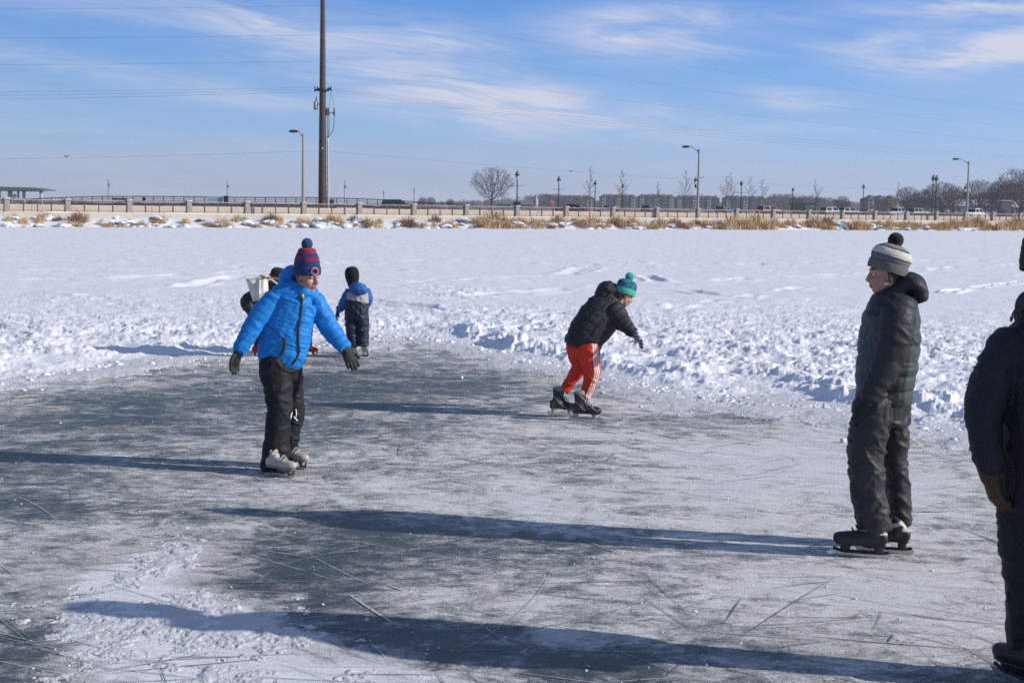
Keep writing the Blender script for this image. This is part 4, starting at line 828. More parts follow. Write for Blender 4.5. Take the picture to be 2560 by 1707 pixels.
# ------------------------------------------------------------------ bare winter trees
def twig_mesh(segs, ns=4):
    A = np.array([s[0] for s in segs]); B = np.array([s[1] for s in segs]); ra = np.array([s[2] for s in segs]); rb = np.array([s[3] for s in segs])
    T = B-A; T /= np.linalg.norm(T, axis=1)[:, None]+1e-9; u = np.cross(T, np.array([.31, .87, .38])); u /= np.linalg.norm(u, axis=1)[:, None]+1e-9; v = np.cross(T, u); V = []
    for P, r in ((A, ra), (B, rb)):
        for k in range(ns): a = 2*math.pi*k/ns; V.append(P+u*(r*math.cos(a))[:, None]+v*(r*math.sin(a))[:, None])
    V = np.stack(V, 1).reshape(-1, 3); n = len(segs); o = np.arange(n)*2*ns; Fs = []
    for k in range(ns): l = (k+1) % ns; Fs.append(np.stack([o+k, o+l, o+ns+l, o+ns+k], 1))
    return V, np.vstack(Fs).tolist()
def grow_tree(seed, H, trunk, r0, kids, spread, levels, ratio=.72, rmin=.015, droop=0.0, lean=(0, 0)):
    rg = np.random.default_rng(seed); tr, cr = [], []
    def rec(p, d, L, r, lv):
        n = 3; out = tr if lv <= 1 else cr
        for i in range(n):
            q = p+d*(L/n); r2 = max(r*(.86 if lv else .92), rmin); out.append((p, q, r, r2)); p, r = q, r2
            d = d+rg.normal(0, .10, 3)+np.array([0, 0, -droop*lv*.05]); d /= np.linalg.norm(d)
            if lv >= 1 and lv < levels and rg.random() < .75: side(p, d, L*rg.uniform(.45, .75), max(r*.6, rmin), lv+1)
        if lv >= levels: return
        for k in range(kids[min(lv, len(kids)-1)]): side(p, d, L*rg.uniform(.8, 1.1)*ratio, max(r*rg.uniform(.62, .8), rmin), lv+1, k)
    def side(p, d, L, r, lv, k=None):
        a = rg.random()*6.28 if k is None else rg.random()*.9+k*2.2; sp = spread[min(lv-1, len(spread)-1)]*rg.uniform(.6, 1.25)
        u = np.cross(d, (.2, .9, .3)); u /= np.linalg.norm(u); v = np.cross(d, u); e = d*math.cos(sp)+(u*math.cos(a)+v*math.sin(a))*math.sin(sp); rec(p, e/np.linalg.norm(e), L, r, lv)
    d0 = np.array([lean[0], lean[1], 1.0]); rec(np.array([0, 0, -.2]), d0/np.linalg.norm(d0), trunk, r0, 0)
    mz = max(s[1][2] for s in tr+cr); f = H/mz
    sc = lambda S: [(a*f, b*f, c, e) for a, b, c, e in S]
    return sc(tr), sc(cr)
BARK = mat('bark', (.085, .068, .058), .95, .25, 2); TWIG = mat('twig', (.10, .080, .070), .95, .25, .3); TWIGB = mat('twig_brown', (.082, .062, .058), .95, .25, .2); PALE = mat('pale_twig', (.17, .14, .12), .95, .2, .5)
def colonise(seed, H, Wd, trunk, n_att=900, step=.28, base=.30, top_pow=.5, r_tip=.014, shape=None):
    """tree grown towards points spread through its crown, so that limbs fan out and fill the dome"""
    rg = np.random.default_rng(seed); A = []
    while len(A) < n_att:
        p = rg.uniform(-1, 1, 3); d = np.linalg.norm(p)
        if d > 1: continue
        x, y, z = p; w = 1.0 if z > -.2 else .82
        q = np.array([x*Wd/2*w, y*Wd/2*w, H*(base+1)/2+z*H*(1-base)/2])
        if vn3((q*.55+seed)[None], 3)[0] < .25: continue
        A.append(q)
    A = np.array(A); P = [np.array([0, 0, -.3])]; par = [-1]
    while P[-1][2] < trunk: par.append(len(P)-1); P.append(P[-1]+np.array([rg.normal(0, .03), rg.normal(0, .03), step]))
    alive = np.ones(len(A), bool); D = np.full(len(A), 1e9); near = np.zeros(len(A), int); new = range(len(P))
    for it in range(90):
        for i in new:
            d = np.linalg.norm(A-P[i], axis=1); m = d < D; D[m] = d[m]; near[m] = i
        alive &= D > step*1.5
        if not alive.any(): break
        new = []; acc = {}
        for j in np.where(alive)[0]: v = A[j]-P[near[j]]; acc.setdefault(near[j], []).append(v/np.linalg.norm(v))
        for i, vs in acc.items():
            v = np.mean(vs, 0)+rg.normal(0, .12, 3); l = np.linalg.norm(v)
            if l < 1e-3: continue
            par.append(i); P.append(P[i]+v/l*step); new.append(len(P)-1)
        if len(P) > 9000: break
    n = len(P); r2 = np.zeros(n); kids = np.zeros(n, int)
    for i in range(n-1, 0, -1):
        if kids[i] == 0: r2[i] = r_tip**2.2
        r2[par[i]] += r2[i]; kids[par[i]] += 1
    R = np.maximum(r2, r_tip**2.2)**(1/2.2); tr, cr = [], []
    for i in range(1, n):
        s = (P[par[i]], P[i], min(R[par[i]], R[i]*1.25), R[i]); (tr if R[i] > r_tip*6.5 else cr).append(s)
        if kids[i] == 0 or R[i] < r_tip*2.2:
            for k in range(2): d = P[i]-P[par[i]]; d = d/np.linalg.norm(d)+rg.normal(0, .5, 3)+np.array([0, 0, .12]); cr.append((P[i], P[i]+d*step*rg.uniform(1.0, 2.4), r_tip*.8, r_tip*.5))
    return tr, cr
def plant(tm, cm, px, Y, label, cat='tree', group=None, s=1.0, rz=0.0, name='bare_tree', sx=None):
    t = thing(name, label, cat, place(px, Y), group); t.rotation_euler.z = rz; t.scale = ((sx or s), (sx or s), s); link(tm, 'trunk', t); link(cm, 'crown', t); return t
def tree_mesh(*a, bark=None, twig=None, **k):
    tr, cr = grow_tree(*a, **k); return mesh('trunk', *twig_mesh(tr, 7), bark or BARK, True), mesh('crown', *twig_mesh(cr, 3), twig or TWIG)
Yt = 330.0
Hr = height_at(1228, 412, Yt)-.95; tr_, cr_ = colonise(4, Hr*.95, 10.8, 2.2, 1500, .26, .24, r_tip=.015); tm, cm = mesh('trunk', *twig_mesh(tr_, 7), BARK, True), mesh('crown', *twig_mesh(cr_, 3), TWIG)
plant(tm, cm, 1229, Yt, 'large round bare tree with a short trunk standing alone beyond the railing', rz=.6)
def sapling(px, Y, ytop, seed, label):
    H = height_at(px, ytop, Y)-.95; rg = np.random.default_rng(seed); tr, cr = [], []; p = np.array([0, 0, -.2]); n = 14; r = .065
    for i in range(n):
        q = p+np.array([rg.normal(0, .04), rg.normal(0, .04), (H+.2)/n]); r2 = r*.86; tr.append((p, q, max(r, .016), max(r2, .014))); p, r = q, r2
        if i >= 3:
            for k in range(2):
                a = rg.random()*6.28; L = (3.0 if i < 9 else 1.9)*rg.uniform(.5, 1.1)*H/8*(1.15-.06*i); d = np.array([math.cos(a)*.62, math.sin(a)*.62, .78]); s = p; rr = .026
                for m in range(4):
                    e = s+d*L/4; cr.append((s, e, rr, rr*.8)); s = e; rr *= .82; d = d+rg.normal(0, .12, 3)+np.array([0, 0, .05]); d /= np.linalg.norm(d)
                    b = rg.random()*6.28; f = d+np.array([math.cos(b), math.sin(b), .3])*.6; cr.append((s, s+f*L*.28, .018, .013)); b = rg.random()*6.28; f = d+np.array([math.cos(b), math.sin(b), .3])*.6; cr.append((s, s+f*L*.22, .017, .013))
    plant(mesh('trunk', *twig_mesh(tr, 6), BARK, True), mesh('crown', *twig_mesh(cr, 3), PALE), px, Y, label, group='bare saplings in front of the apartments', name='bare_sapling')
sapling(1474, 240, 424, 1, 'slender bare sapling right of the black sedan'); sapling(1553, 246, 431, 2, 'slender bare sapling behind a black lantern lamp post'); sapling(1644, 300, 462, 3, 'short faint bare sapling above the small dark car')
sapling(1713, 240, 433, 4, 'slender bare sapling just left of the middle street light'); sapling(1813, 262, 446, 5, 'slender bare sapling left of a pair, right of the middle street light'); sapling(1826, 290, 440, 6, 'tall faint bare sapling, right of a close pair')
sapling(1873, 290, 449, 7, 'thin bare sapling just right of a lantern lamp post and above the red car'); sapling(1908, 300, 453, 8, 'thin bare sapling above the right end of the red car'); sapling(2040, 270, 455, 9, 'bare sapling behind the green utility box'); sapling(2246, 400, 462, 10, 'faint bare sapling beside the cream end wall')
sapling(1254, 350, 455, 12, 'thin bare sapling mixed into the right side of the round bare tree')
V1 = []
for k in range(4): tr_, cr_ = colonise(40+k, 13.4, 9.5+k, 2.2, 2600, .30, .12, r_tip=.030); V1.append((mesh('trunk', *twig_mesh(tr_, 6), BARK, True), mesh('crown', *twig_mesh(cr_, 3), TWIGB)))
GR = 'brown bare trees at the right'
for i, (px, Y, ytop, sx, lab) in enumerate([(2228, 640, 487, 1.0, 'low brown bare tree just right of the cream end wall'), (2268, 600, 462, 1.15, 'wide brown bare tree behind the silver pickup truck'), (2312, 640, 470, 1.1, 'brown bare tree left of the lantern lamp pair'), (2352, 590, 450, 1.3, 'tall brown bare tree behind the lantern lamp pair'),
        (2384, 620, 458, 1.1, 'brown bare tree left of the right street light'), (2410, 660, 478, 1.0, 'low brown bare tree directly behind the right street light'), (2447, 600, 444, 1.2, 'dark bare tree above the white pickup truck'), (2478, 640, 468, 1.1, 'brown bare tree between the white pickup truck and the tall right trees'),
        (2505, 580, 444, 1.25, 'big dark bare tree left of the tallest tree'), (2552, 540, 414, 1.5, 'tallest dark bare tree at the right edge'), (2530, 600, 448, 1.2, 'dark bare tree partly in front of the tallest tree'), (2290, 680, 480, 1.2, 'faint bare tree far behind the silver pickup truck'), (2430, 690, 486, 1.4, 'low faint bare tree behind the snow roofed houses'), (2590, 560, 430, 1.4, 'dark bare tree cut by the right edge of the frame')]):
    H = height_at(px, ytop, Y)-.95; plant(*V1[i % 4], px, Y, lab, group=GR, s=H/14.0, sx=sx*H/14.0, rz=i*1.3)
for px, Y, ytop, lab in ((1056, 520, 491, 'small round bare tree far right of the dark van, left of two'), (1077, 530, 491, 'small round bare tree far right of the dark van, right of two'), (1125, 620, 496, 'tiny dark bare tree at the left of the far treeline'), (1990, 700, 490, 'round bare tree above the silver car'), (2105, 700, 487, 'round bare tree left of the lantern lamp before the cream walled apartments')):
    H = height_at(px, ytop, Y)-.95; plant(*V1[px % 4], px, Y, lab, group='small far bare trees', s=H/14.0, sx=1.2*H/14.0, rz=px)
def far_woods():
    rg = np.random.default_rng(9); V, Fs = [], []
    def clump(px, Y, ytop):
        c = place(px, Y); H = max(height_at(px, ytop, Y)-.95, 3.0); w = H*rg.uniform(.35, .6); n = 170
        z = H*(.05+.95*rg.random(n)); k = np.sqrt(np.clip(1-((z/H-.5)/.52)**2, 0, 1)); a = rg.random(n)*6.28; r = w*np.sqrt(rg.random(n))*k
        P = np.stack([c.x+r*np.cos(a), c.y+r*np.sin(a), .95+z], 1); d = rg.normal(0, 1, (n, 3)); d[:, 2] = abs(d[:, 2])+.4; d /= np.linalg.norm(d, axis=1)[:, None]; L = rg.uniform(.8, 2.2, n)*H/10; u = np.cross(d, rg.normal(0, 1, (n, 3))); u /= np.linalg.norm(u, axis=1)[:, None]
        o = sum(len(x) for x in V); q = np.stack([P-u*.16, P+u*.16, P+d*L[:, None]], 1).reshape(-1, 3); V.append(q); Fs.extend([(o+3*i, o+3*i+1, o+3*i+2) for i in range(n)])
    def top(px): return np.interp(px, [-200, 700, 960, 1100, 1180, 1260, 1310, 1345, 1400, 1480, 1900, 1920, 1950, 2010, 2080, 2130, 2170, 2240, 2700], [516, 516, 515, 505, 501, 500, 494, 486, 489, 503, 505, 496, 490, 494, 500, 507, 510, 500, 470])
    for k in range(520):
        px = rg.uniform(1040, 2700); clump(px, rg.uniform(1330, 1600), top(px)+rg.normal(0, 3.0)+2)
    for k in range(60): px = rg.uniform(1330, 1460); clump(px, rg.uniform(1080, 1150), top(px)+rg.normal(0, 3)+4)
    for k in range(70): px = rg.uniform(1915, 2130); clump(px, rg.uniform(1000, 1150), top(px)+rg.normal(0, 3)+1)
    kind(link(mesh('far_woods', np.vstack(V), Fs, mat('far_twigs', (.10, .088, .085), .95, .2, .02)), 'far_woods'), 'stuff')
far_woods()
def hill():
    V, Fs = [], []; n = 60
    for i in range(n+1):
        px = -600+3600*i/n; x = place(px, 2000).x; z = 2+max(0, np.interp(px, [-600, 900, 1100, 1350, 2000, 2120, 2500, 3000], [0, 0, 5, 9, 7, 14, 10, 10])); V += [(x, 2000, -.5), (x, 2060, z), (x, 2190, z*.9)]
    for i in range(n): Fs += [(3*i, 3*i+3, 3*i+4, 3*i+1), (3*i+1, 3*i+4, 3*i+5, 3*i+2)]
    kind(link(mesh('hills', V, Fs, mat('far_hill', (.16, .16, .18), .95, .3, .01), True), 'hills'), 'structure')
hill()
# ------------------------------------------------------------------ people
class Fig:
    def __init__(s, Y): s.Y = Y; s.S = Y/F; s.kids = []
    def P(s, px, py, dy=0.0): return at(px, py, s.Y+dy)
    def shell(s, specs, shrink=1.0, mb=None):
        mb = mb or MB()
        for sp in specs:
            pts, rad = sp[0], sp[1]; ex = sp[2] if len(sp) > 2 else 2.0
            mb.tube([s.P(*p) for p in pts], [(a*s.S*shrink, b*shrink) for a, b in rad], 22, 6, ex=ex, cap=.35)
        return mb
    def axes(s, specs): return [(np.array([tuple(s.P(*p)) for p in sp[0]]), np.array([(a*s.S+b)/2 for a, b in sp[1]])) for sp in specs]
    def child(s, me, name, parent=None, label=None):
        o = link(me, name, parent); s.kids.append(o)
        if label: o['label'] = label
        return o
    def finish(s, root, base):
        done = set(); s.kids.append(root)
        for o in s.kids:
            if o.data and o.data.name not in done: o.data.transform(Matrix.Translation(-base)); o.data.update(); done.add(o.data.name)
        root.location = base
        for o in s.kids:
            if o is not root and o.parent is None: o.parent = root
def nearest(co, axes):
    best = np.full(len(co), 1e9); ids = np.zeros(len(co), int); sv_ = np.zeros(len(co)); side = np.zeros(len(co))
    for i, (P, R) in enumerate(axes):
        cum = 0
        for a, b, r0, r1 in zip(P[:-1], P[1:], R[:-1], R[1:]):
            ab = b-a; l = np.linalg.norm(ab); t = np.clip((co-a)@ab/(l*l), 0, 1); d = np.linalg.norm(co-a-t[:, None]*ab, axis=1)/(r0+(r1-r0)*t); m = d < best
            best[m] = d[m]; ids[m] = i; sv_[m] = cum+t[m]*l; cum += l
    return ids, sv_, best
def frame(f, u=(0, 0, 1)):
    f = np.array(f, float); f /= np.linalg.norm(f); u = np.array(u, float); r = np.cross(f, u); r /= np.linalg.norm(r); u = np.cross(r, f); return np.stack([r, f, u], 1)   # columns right, forward, up
def head_shell(mb, c, A, s=1.0):
    c = np.array(tuple(c)); W_ = lambda p: c+A@(np.array(p, float)*s)
    E_ = lambda p, r: mb.ell(W_(p), np.array(r)*s, A)
    E_((0, -.012, .028), (.074, .094, .086)); E_((0, .022, -.035), (.060, .064, .074)); E_((0, .052, -.090), (.030, .026, .020)); E_((.030, .055, -.032), (.030, .026, .030)); E_((-.030, .055, -.032), (.030, .026, .030))
    tb = lambda P, R: mb.tube([W_(p) for p in P], [r*s for r in R], 12, 4, dv=tuple(A[:, 0]))
    tb([(0, .080, .022), (0, .097, -.008), (0, .104, -.028), (0, .094, -.038)], [.009, .010, .012, .010]); E_((.011, .088, -.032), (.009, .009, .008)); E_((-.011, .088, -.032), (.010, .010, .009))
    tb([(-.045, .062, .020), (-.02, .080, .028), (.02, .080, .028), (.045, .062, .020)], [.010, .012, .012, .010])
    E_((0, .083, -.058), (.024, .012, .007)); E_((0, .081, -.071), (.020, .012, .008)); E_((.076, -.008, -.012), (.010, .022, .034)); E_((-.076, -.008, -.012), (.010, .022, .034))
    tb([(0, -.02, -.04), (0, -.035, -.13), (0, -.045, -.19)], [.055, .055, .062])
def head_paint(co, c, A, s, hair):
    L = ((co-np.array(tuple(c)))@A)/s; x, y, z = L.T; n = len(co); col = np.tile(np.array([.47, .27, .195]), (n, 1))*(.94+.12*fb3(co*30, 2))[:, None]
    def blend(w, k): col[:] = col*(1-w[:, None])+np.array(k)*w[:, None]
    g = lambda cx, cy, cz, rx, ry, rz: np.exp(-((x-cx)/rx)**2-((y-cy)/ry)**2-((z-cz)/rz)**2)
    for sx in (-1, 1): blend(.55*g(sx*.038, .065, -.035, .022, .04, .020), (.46, .16, .125)); blend(.9*(g(sx*.030, .08, .034, .018, .04, .006) > .45), hair); blend(.75*g(sx*.028, .082, .008, .013, .03, .006), (.13, .07, .05))
    blend(.35*g(0, .11, -.028, .014, .02, .014), (.46, .16, .125)); blend(.8*(g(0, .088, -.064, .026, .022, .0125) > .5), (.36, .115, .105)); blend(.9*(g(0, .092, -.0645, .022, .03, .0035) > .45), (.09, .03, .03))
    blend(((y < .005) & (z > -.045) & (np.abs(x) > .05) | (z > .055) | ((y < -.03) & (z > -.09)))*(np.linalg.norm(L, axis=1) < .16)*.95, hair)
    return col
def eyes(fig, c, A, s):
    for sx in (-1, 1):
        mb = MB(); mb.ell(np.array(tuple(c))+A@(np.array([sx*.029, .074, .004])*s), np.array([.012]*3)*s, A, 10, 8); e = fig.child(mesh('eye', *mb.arrays(), M['eye'], True), 'eye')
        mb = MB(); mb.ell(np.array(tuple(c))+A@(np.array([sx*.029, .084, .002])*s), np.array([.006, .003, .006])*s, A, 8, 6); fig.child(mesh('pupil', *mb.arrays(), M['black_plastic'], True), 'pupil', e)
def make_body(fig, head, specs, hair=(.06, .04, .025), voxel=.0055, shrink=.74):
    mb = MB(); c, A, s = head; head_shell(mb, c, A, s); fig.shell(specs, shrink, mb)
    me = fuse(mb, voxel, 2, M['skin'], 'person'); co, _ = coords(me); paint(me, head_paint(co, c, A, s, hair)); o = link(me, 'person'); eyes(fig, c, A, s); return o
def hat(fig, c, A, s, prof, colour, tilt, fwd=0.0, zoff=0.0, ribs=44, amp=.012, pom=None, sq=1.12, name='knit_hat'):
    """knitted hat turned about the head's axis; prof = (height, radius) from the rim upward"""
    a = math.radians(tilt); T = np.array([[1, 0, 0], [0, math.cos(a), -math.sin(a)], [0, math.sin(a), math.cos(a)]]); B = A@T; o = np.array(tuple(c))+A@(np.array([0, fwd, zoff])*s)
    P = catmull(np.array(prof, float), 4); n = 132; th = np.linspace(0, 2*math.pi, n, endpoint=False); V, C_ = [], []
    for i, (z, r) in enumerate(P):
        rr = r*s*(1+amp*np.abs(np.sin(th*ribs/2))-amp*.5)+.0012*np.sin(i*1.9); V.append(o+(B@np.stack([rr*np.cos(th), rr*sq*np.sin(th), np.full(n, z*s)])).T); C_.append([colour(z, t, i) for t in th])
    m = len(P); Fs = [(i*n+j, i*n+(j+1) % n, (i+1)*n+(j+1) % n, (i+1)*n+j) for i in range(m-1) for j in range(n)]+[tuple((m-1)*n+j for j in range(n))]
    V = np.vstack(V); V += .003*(fb3(V*35, 2)[:, None]-.5)*2*(B@np.array([0, .3, 1]))
    me = mesh(name, V, Fs, M['knit'], True, True); paint(me, np.vstack(C_)); h = fig.child(me, name)
    if pom:
        r, off, col = pom; bm = bmesh.new(); bmesh.ops.create_icosphere(bm, subdivisions=4, radius=1); U = np.array([tuple(v.co) for v in bm.verts]); Fq = [tuple(v.index for v in f.verts) for f in bm.faces]; bm.free()
        pc = o+B@(np.array([0, off[1], off[0]])*s); V = U*(r*(.84+.20*fb3(U*7+3, 2)+.10*vn3(U*24, 5)))[:, None] if not hasattr(r, '__len__') else U*np.array(r)*(.84+.20*fb3(U*7+3, 2)+.10*vn3(U*24, 5))[:, None]
        me = mesh('pompom', V@B.T+pc, Fq, M['knit'], True); paint(me, np.array(col)*(.7+.6*vn3(U*16, 8))[:, None]); fig.child(me, 'pompom', h)
    return h, B, o
def glove(fig, wrist, d, pn, size, mcol, side=1, curl=.35, spread=.12, name='glove', arm=None, mitten=False, mname='cloth'):
    """d towards the fingertips, pn the way the palm faces, side = +1/-1 where the thumb sits"""
    w = np.array(tuple(wrist)); d = np.array(d, float); d /= np.linalg.norm(d); pn = np.array(pn, float); pn -= d*np.dot(pn, d); pn /= np.linalg.norm(pn); sd = np.cross(d, pn)*side; L = size; mb = MB(); k = L/.19
    if arm is not None: mb.tube([np.array(tuple(arm)), w-d*.01, w+d*.025*k], [.040*k, .040*k, .036*k], 16, 3, cap=.3)
    mb.tube([w-d*.02*k, w+d*.03*k, w+d*.07*k, w+d*.095*k], [(.034*k, .024*k), (.040*k, .024*k), (.046*k, .022*k), (.043*k, .019*k)], 18, 4, dv=tuple(pn), cap=.6)
    for i, (off, ln) in enumerate(((-.034, .072), (-.0115, .082), (.0115, .078), (.033, .060))):
        p = w+d*(.088-.006*abs(i-1.3))*k-sd*off*k*(1 if i < 9 else 1); dd = d-sd*off/.034*spread; dd /= np.linalg.norm(dd); pts = [p]; a = curl*.5
        for seg, f in ((.42, 1.0), (.32, 1.15), (.26, 1.0)):
            e = dd*math.cos(a)+pn*math.sin(a); p = p+e*ln*seg*k; pts.append(p); a += curl*f
        mb.tube(pts, [.0135*k, .0130*k, .0122*k, .0105*k], 12, 4, cap=.9, dv=tuple(sd))
    p = w+d*.022*k+sd*.030*k; pts = [p]; a = .85
    for seg in (.034, .030, .024): e = d*math.cos(a)+sd*math.sin(a)*.9+pn*.28; e /= np.linalg.norm(e); p = p+e*seg*k; pts.append(p); a -= .28
    mb.tube(pts, [.0175*k, .0155*k, .0140*k, .0115*k], 12, 4, cap=.9, dv=tuple(pn))
    me = fuse(mb, .0042, 1, M[mname], name); co, no = coords(me); push(me, .0035*(fb3(co*55, 3)-.5)); paint(me, mcol(co) if callable(mcol) else np.tile(np.array(mcol, float), (len(co), 1))); return fig.child(me, name)
def skate(fig, ctr, fwd, s=1.0, style='hockey', lift=0.0, pitch=0.0, up=(0, 0, 1), shaft=1.0, col=None, holder=None):
    """ice skate resting on its blade at ground point ctr"""
    f0 = np.array([fwd[0], fwd[1], 0.0]); f0 /= np.linalg.norm(f0); u0 = np.array(up, float); u0 /= np.linalg.norm(u0)
    f = f0*math.cos(pitch)+u0*math.sin(pitch); A = frame(f, u0); c = np.array(tuple(ctr))+np.array([0, 0, lift]); W_ = lambda x, y, z: c+A@(np.array([x, y, z], float)*s)
    tb = lambda mb, P, R, **k: mb.tube([W_(*p) for p in P], [tuple(np.array(r)*s) if hasattr(r, '__len__') else r*s for r in R], 18, 5, dv=tuple(A[:, 2]), **k)
    mb = MB(); tb(mb, [(0, -.112, .108), (0, -.07, .110), (0, 0, .106), (0, .07, .100), (0, .118, .098), (0, .140, .096)], [(.034, .036), (.037, .044), (.040, .040), (.045, .036), (.040, .031), (.026, .024)], cap=.5)
    mb.tube([W_(0, -.055, .10), W_(0, -.058, .16), W_(0, -.060, .16+.055*shaft), W_(0, -.066, .16+.105*shaft)], [(.040*s, .056*s), (.036*s, .046*s), (.039*s, .048*s), (.041*s, .052*s)], 18, 5, dv=tuple(A[:, 1]), cap=.3)
    if shaft >= .5: mb.tube([W_(0, .0, .135), W_(0, -.03, .18), W_(0, -.03, .18+.055*shaft)], [(.026*s, .03*s), (.028*s, .032*s), (.03*s, .03*s)], 14, 4, dv=tuple(A[:, 1]), cap=.5)
    sh = MB(); tb(mb, [(0, -.118, .072), (0, .0, .070), (0, .08, .068), (0, .134, .070)], [(.034, .008), (.034, .008), (.042, .008), (.026, .008)], cap=.3)
    me = fuse(mb, .005, 2, M['boot'], 'skate'); co, no = coords(me); L = ((co-c)@A)/s; push(me, .003*(fb3(co*40, 3)-.5)); paint(me, col(L)); b = fig.child(me, 'skate')
    mb = MB()
    if style == 'hockey':
        mb.tube([W_(0, -.085, .068), W_(0, -.083, .03)], [(.024*s, .026*s), (.012*s, .022*s)], 10, 2, dv=tuple(A[:, 1])); mb.tube([W_(0, .085, .066), W_(0, .09, .03)], [(.024*s, .030*s), (.012*s, .024*s)], 10, 2, dv=tuple(A[:, 1]))
        mb.tube([W_(0, -.135, .034), W_(0, -.09, .027), (W_(0, .09, .027)), W_(0, .145, .040)], [(.007*s, .009*s)]*4, 8, 4, dv=tuple(A[:, 2])); fig.child(mesh('blade_holder', *mb.arrays(), holder or M['black_plastic'], True, True), 'blade_holder', b)
        prof = [(-.145, .006), (-.12, 0), (.12, 0), (.15, .006), (.172, .030), (.14, .026), (-.14, .026), (-.152, .02)]
    else:
        mb.tube([W_(0, -.085, .068), W_(0, -.085, .02)], [(.012*s, .02*s), (.006*s, .014*s)], 8, 2, dv=tuple(A[:, 1])); mb.tube([W_(0, .075, .066), W_(0, .09, .02)], [(.012*s, .024*s), (.006*s, .016*s)], 8, 2, dv=tuple(A[:, 1])); mb.tube([W_(0, .095, .024), W_(0, .128, .034), W_(0, .132, .058)], [(.004*s, .009*s)]*3, 8, 3, dv=tuple(A[:, 1]))
        fig.child(mesh('blade_holder', *mb.arrays(), M['dull_steel'], True, True), 'blade_holder', b); prof = [(-.165, .008), (-.14, 0), (.11, 0), (.136, .010), (.142, .03), (.10, .024), (-.15, .024)]
    mb = MB(); mb.prism([W_(-.0022, y, z) for y, z in prof], tuple(A[:, 0]*.0044*s)); fig.child(mesh('blade', *mb.arrays(), M['steel'], False, True), 'blade', b)
    mb = MB()
    for i in range(5 if shaft >= .5 else 2):
        y, z = .055-.02*i, .142+.016*i+.012*(i > 2)*(i-2); mb.tube([W_(-.030, y-.01, z-.012), W_(0, y+.004, z+.012), W_(.030, y-.01, z-.012)], [.0032*s]*3, 6, 3)
    fig.child(mesh('laces', *mb.arrays(), M['lace'] if style == 'figure' else M['black_plastic'], True), 'laces', b); return b
def cloth_push(me, axes, quilt, fold, seed, zones=None):
    """quilted channels round each axis plus soft folds"""
    co, no = coords(me); ids, s, d = nearest(co, axes); amt = np.zeros(len(co))
    for i, q in enumerate(quilt):
        if q: sp, am = q; m = ids == i; amt[m] += am*(np.abs(np.sin(math.pi*(s[m]/sp+.25*fb3(co[m]*9, 2, seed))))**.55-.6)
    w_ = .05*(fb3(co*9, 2, seed+5)[:, None]-.5); rx = co[:, 0]*.82+co[:, 2]*.57; rz = -co[:, 0]*.57+co[:, 2]*.82; q1 = np.stack([rx, co[:, 1], rz], 1)+w_; f = fb3(q1*np.array([4.5, 5, 13])+seed, 2, seed); r = np.clip(1-np.abs(2*f-1)*3.2, 0, 1); rx = co[:, 0]*.82-co[:, 2]*.57; rz = co[:, 0]*.57+co[:, 2]*.82; q2 = np.stack([rx, co[:, 1], rz], 1)+w_; f = fb3(q2*np.array([4.5, 5, 12])+seed+7, 2, seed+3); r = np.maximum(r, np.clip(1-np.abs(2*f-1)*3.4, 0, 1)); amt += fold*(r**1.4-.3); f2 = fb3((co+w_)*np.array([15, 15, 21]), 2, seed+9); amt += fold*.28*(np.clip(1-np.abs(f2-.5)*6, -.2, 1))
    push(me, amt); return ids, s
def surf_path(bvh, pts, off=.003):
    out = []
    for px, py in pts:
        d = ray(px, py).normalized(); h = bvh.ray_cast(EYE, d)
        if h[0] is not None: out.append(h[0]+h[1]*off if h[1].dot(d) < 0 else h[0]-h[1]*off)
    return out
def ribbon(fig, bvh, pts, r, m, name, parent=None, n=30, off=.003, flat=None):
    P = catmull(np.array(pts, float), max(2, n//len(pts))); q = surf_path(bvh, [tuple(p) for p in P], off)
    if len(q) < 3: return None
    A_ = np.array([tuple(v) for v in q])
    for _ in range(3): A_[1:-1] = (A_[:-2]+2*A_[1:-1]+A_[2:])/4
    mb = MB(); mb.tube(A_, [(r, flat or r)]*len(A_), 8, 1, dv=(0, 1, 0), cap=.4); return fig.child(mesh(name, *mb.arrays(), m, True, True), name, parent)
def uni(c): return lambda L: np.tile(np.array(c, float), (len(L), 1))*(.9+.2*fb3(L*40, 2))[:, None]
NAVY = (.03, .05, .14)
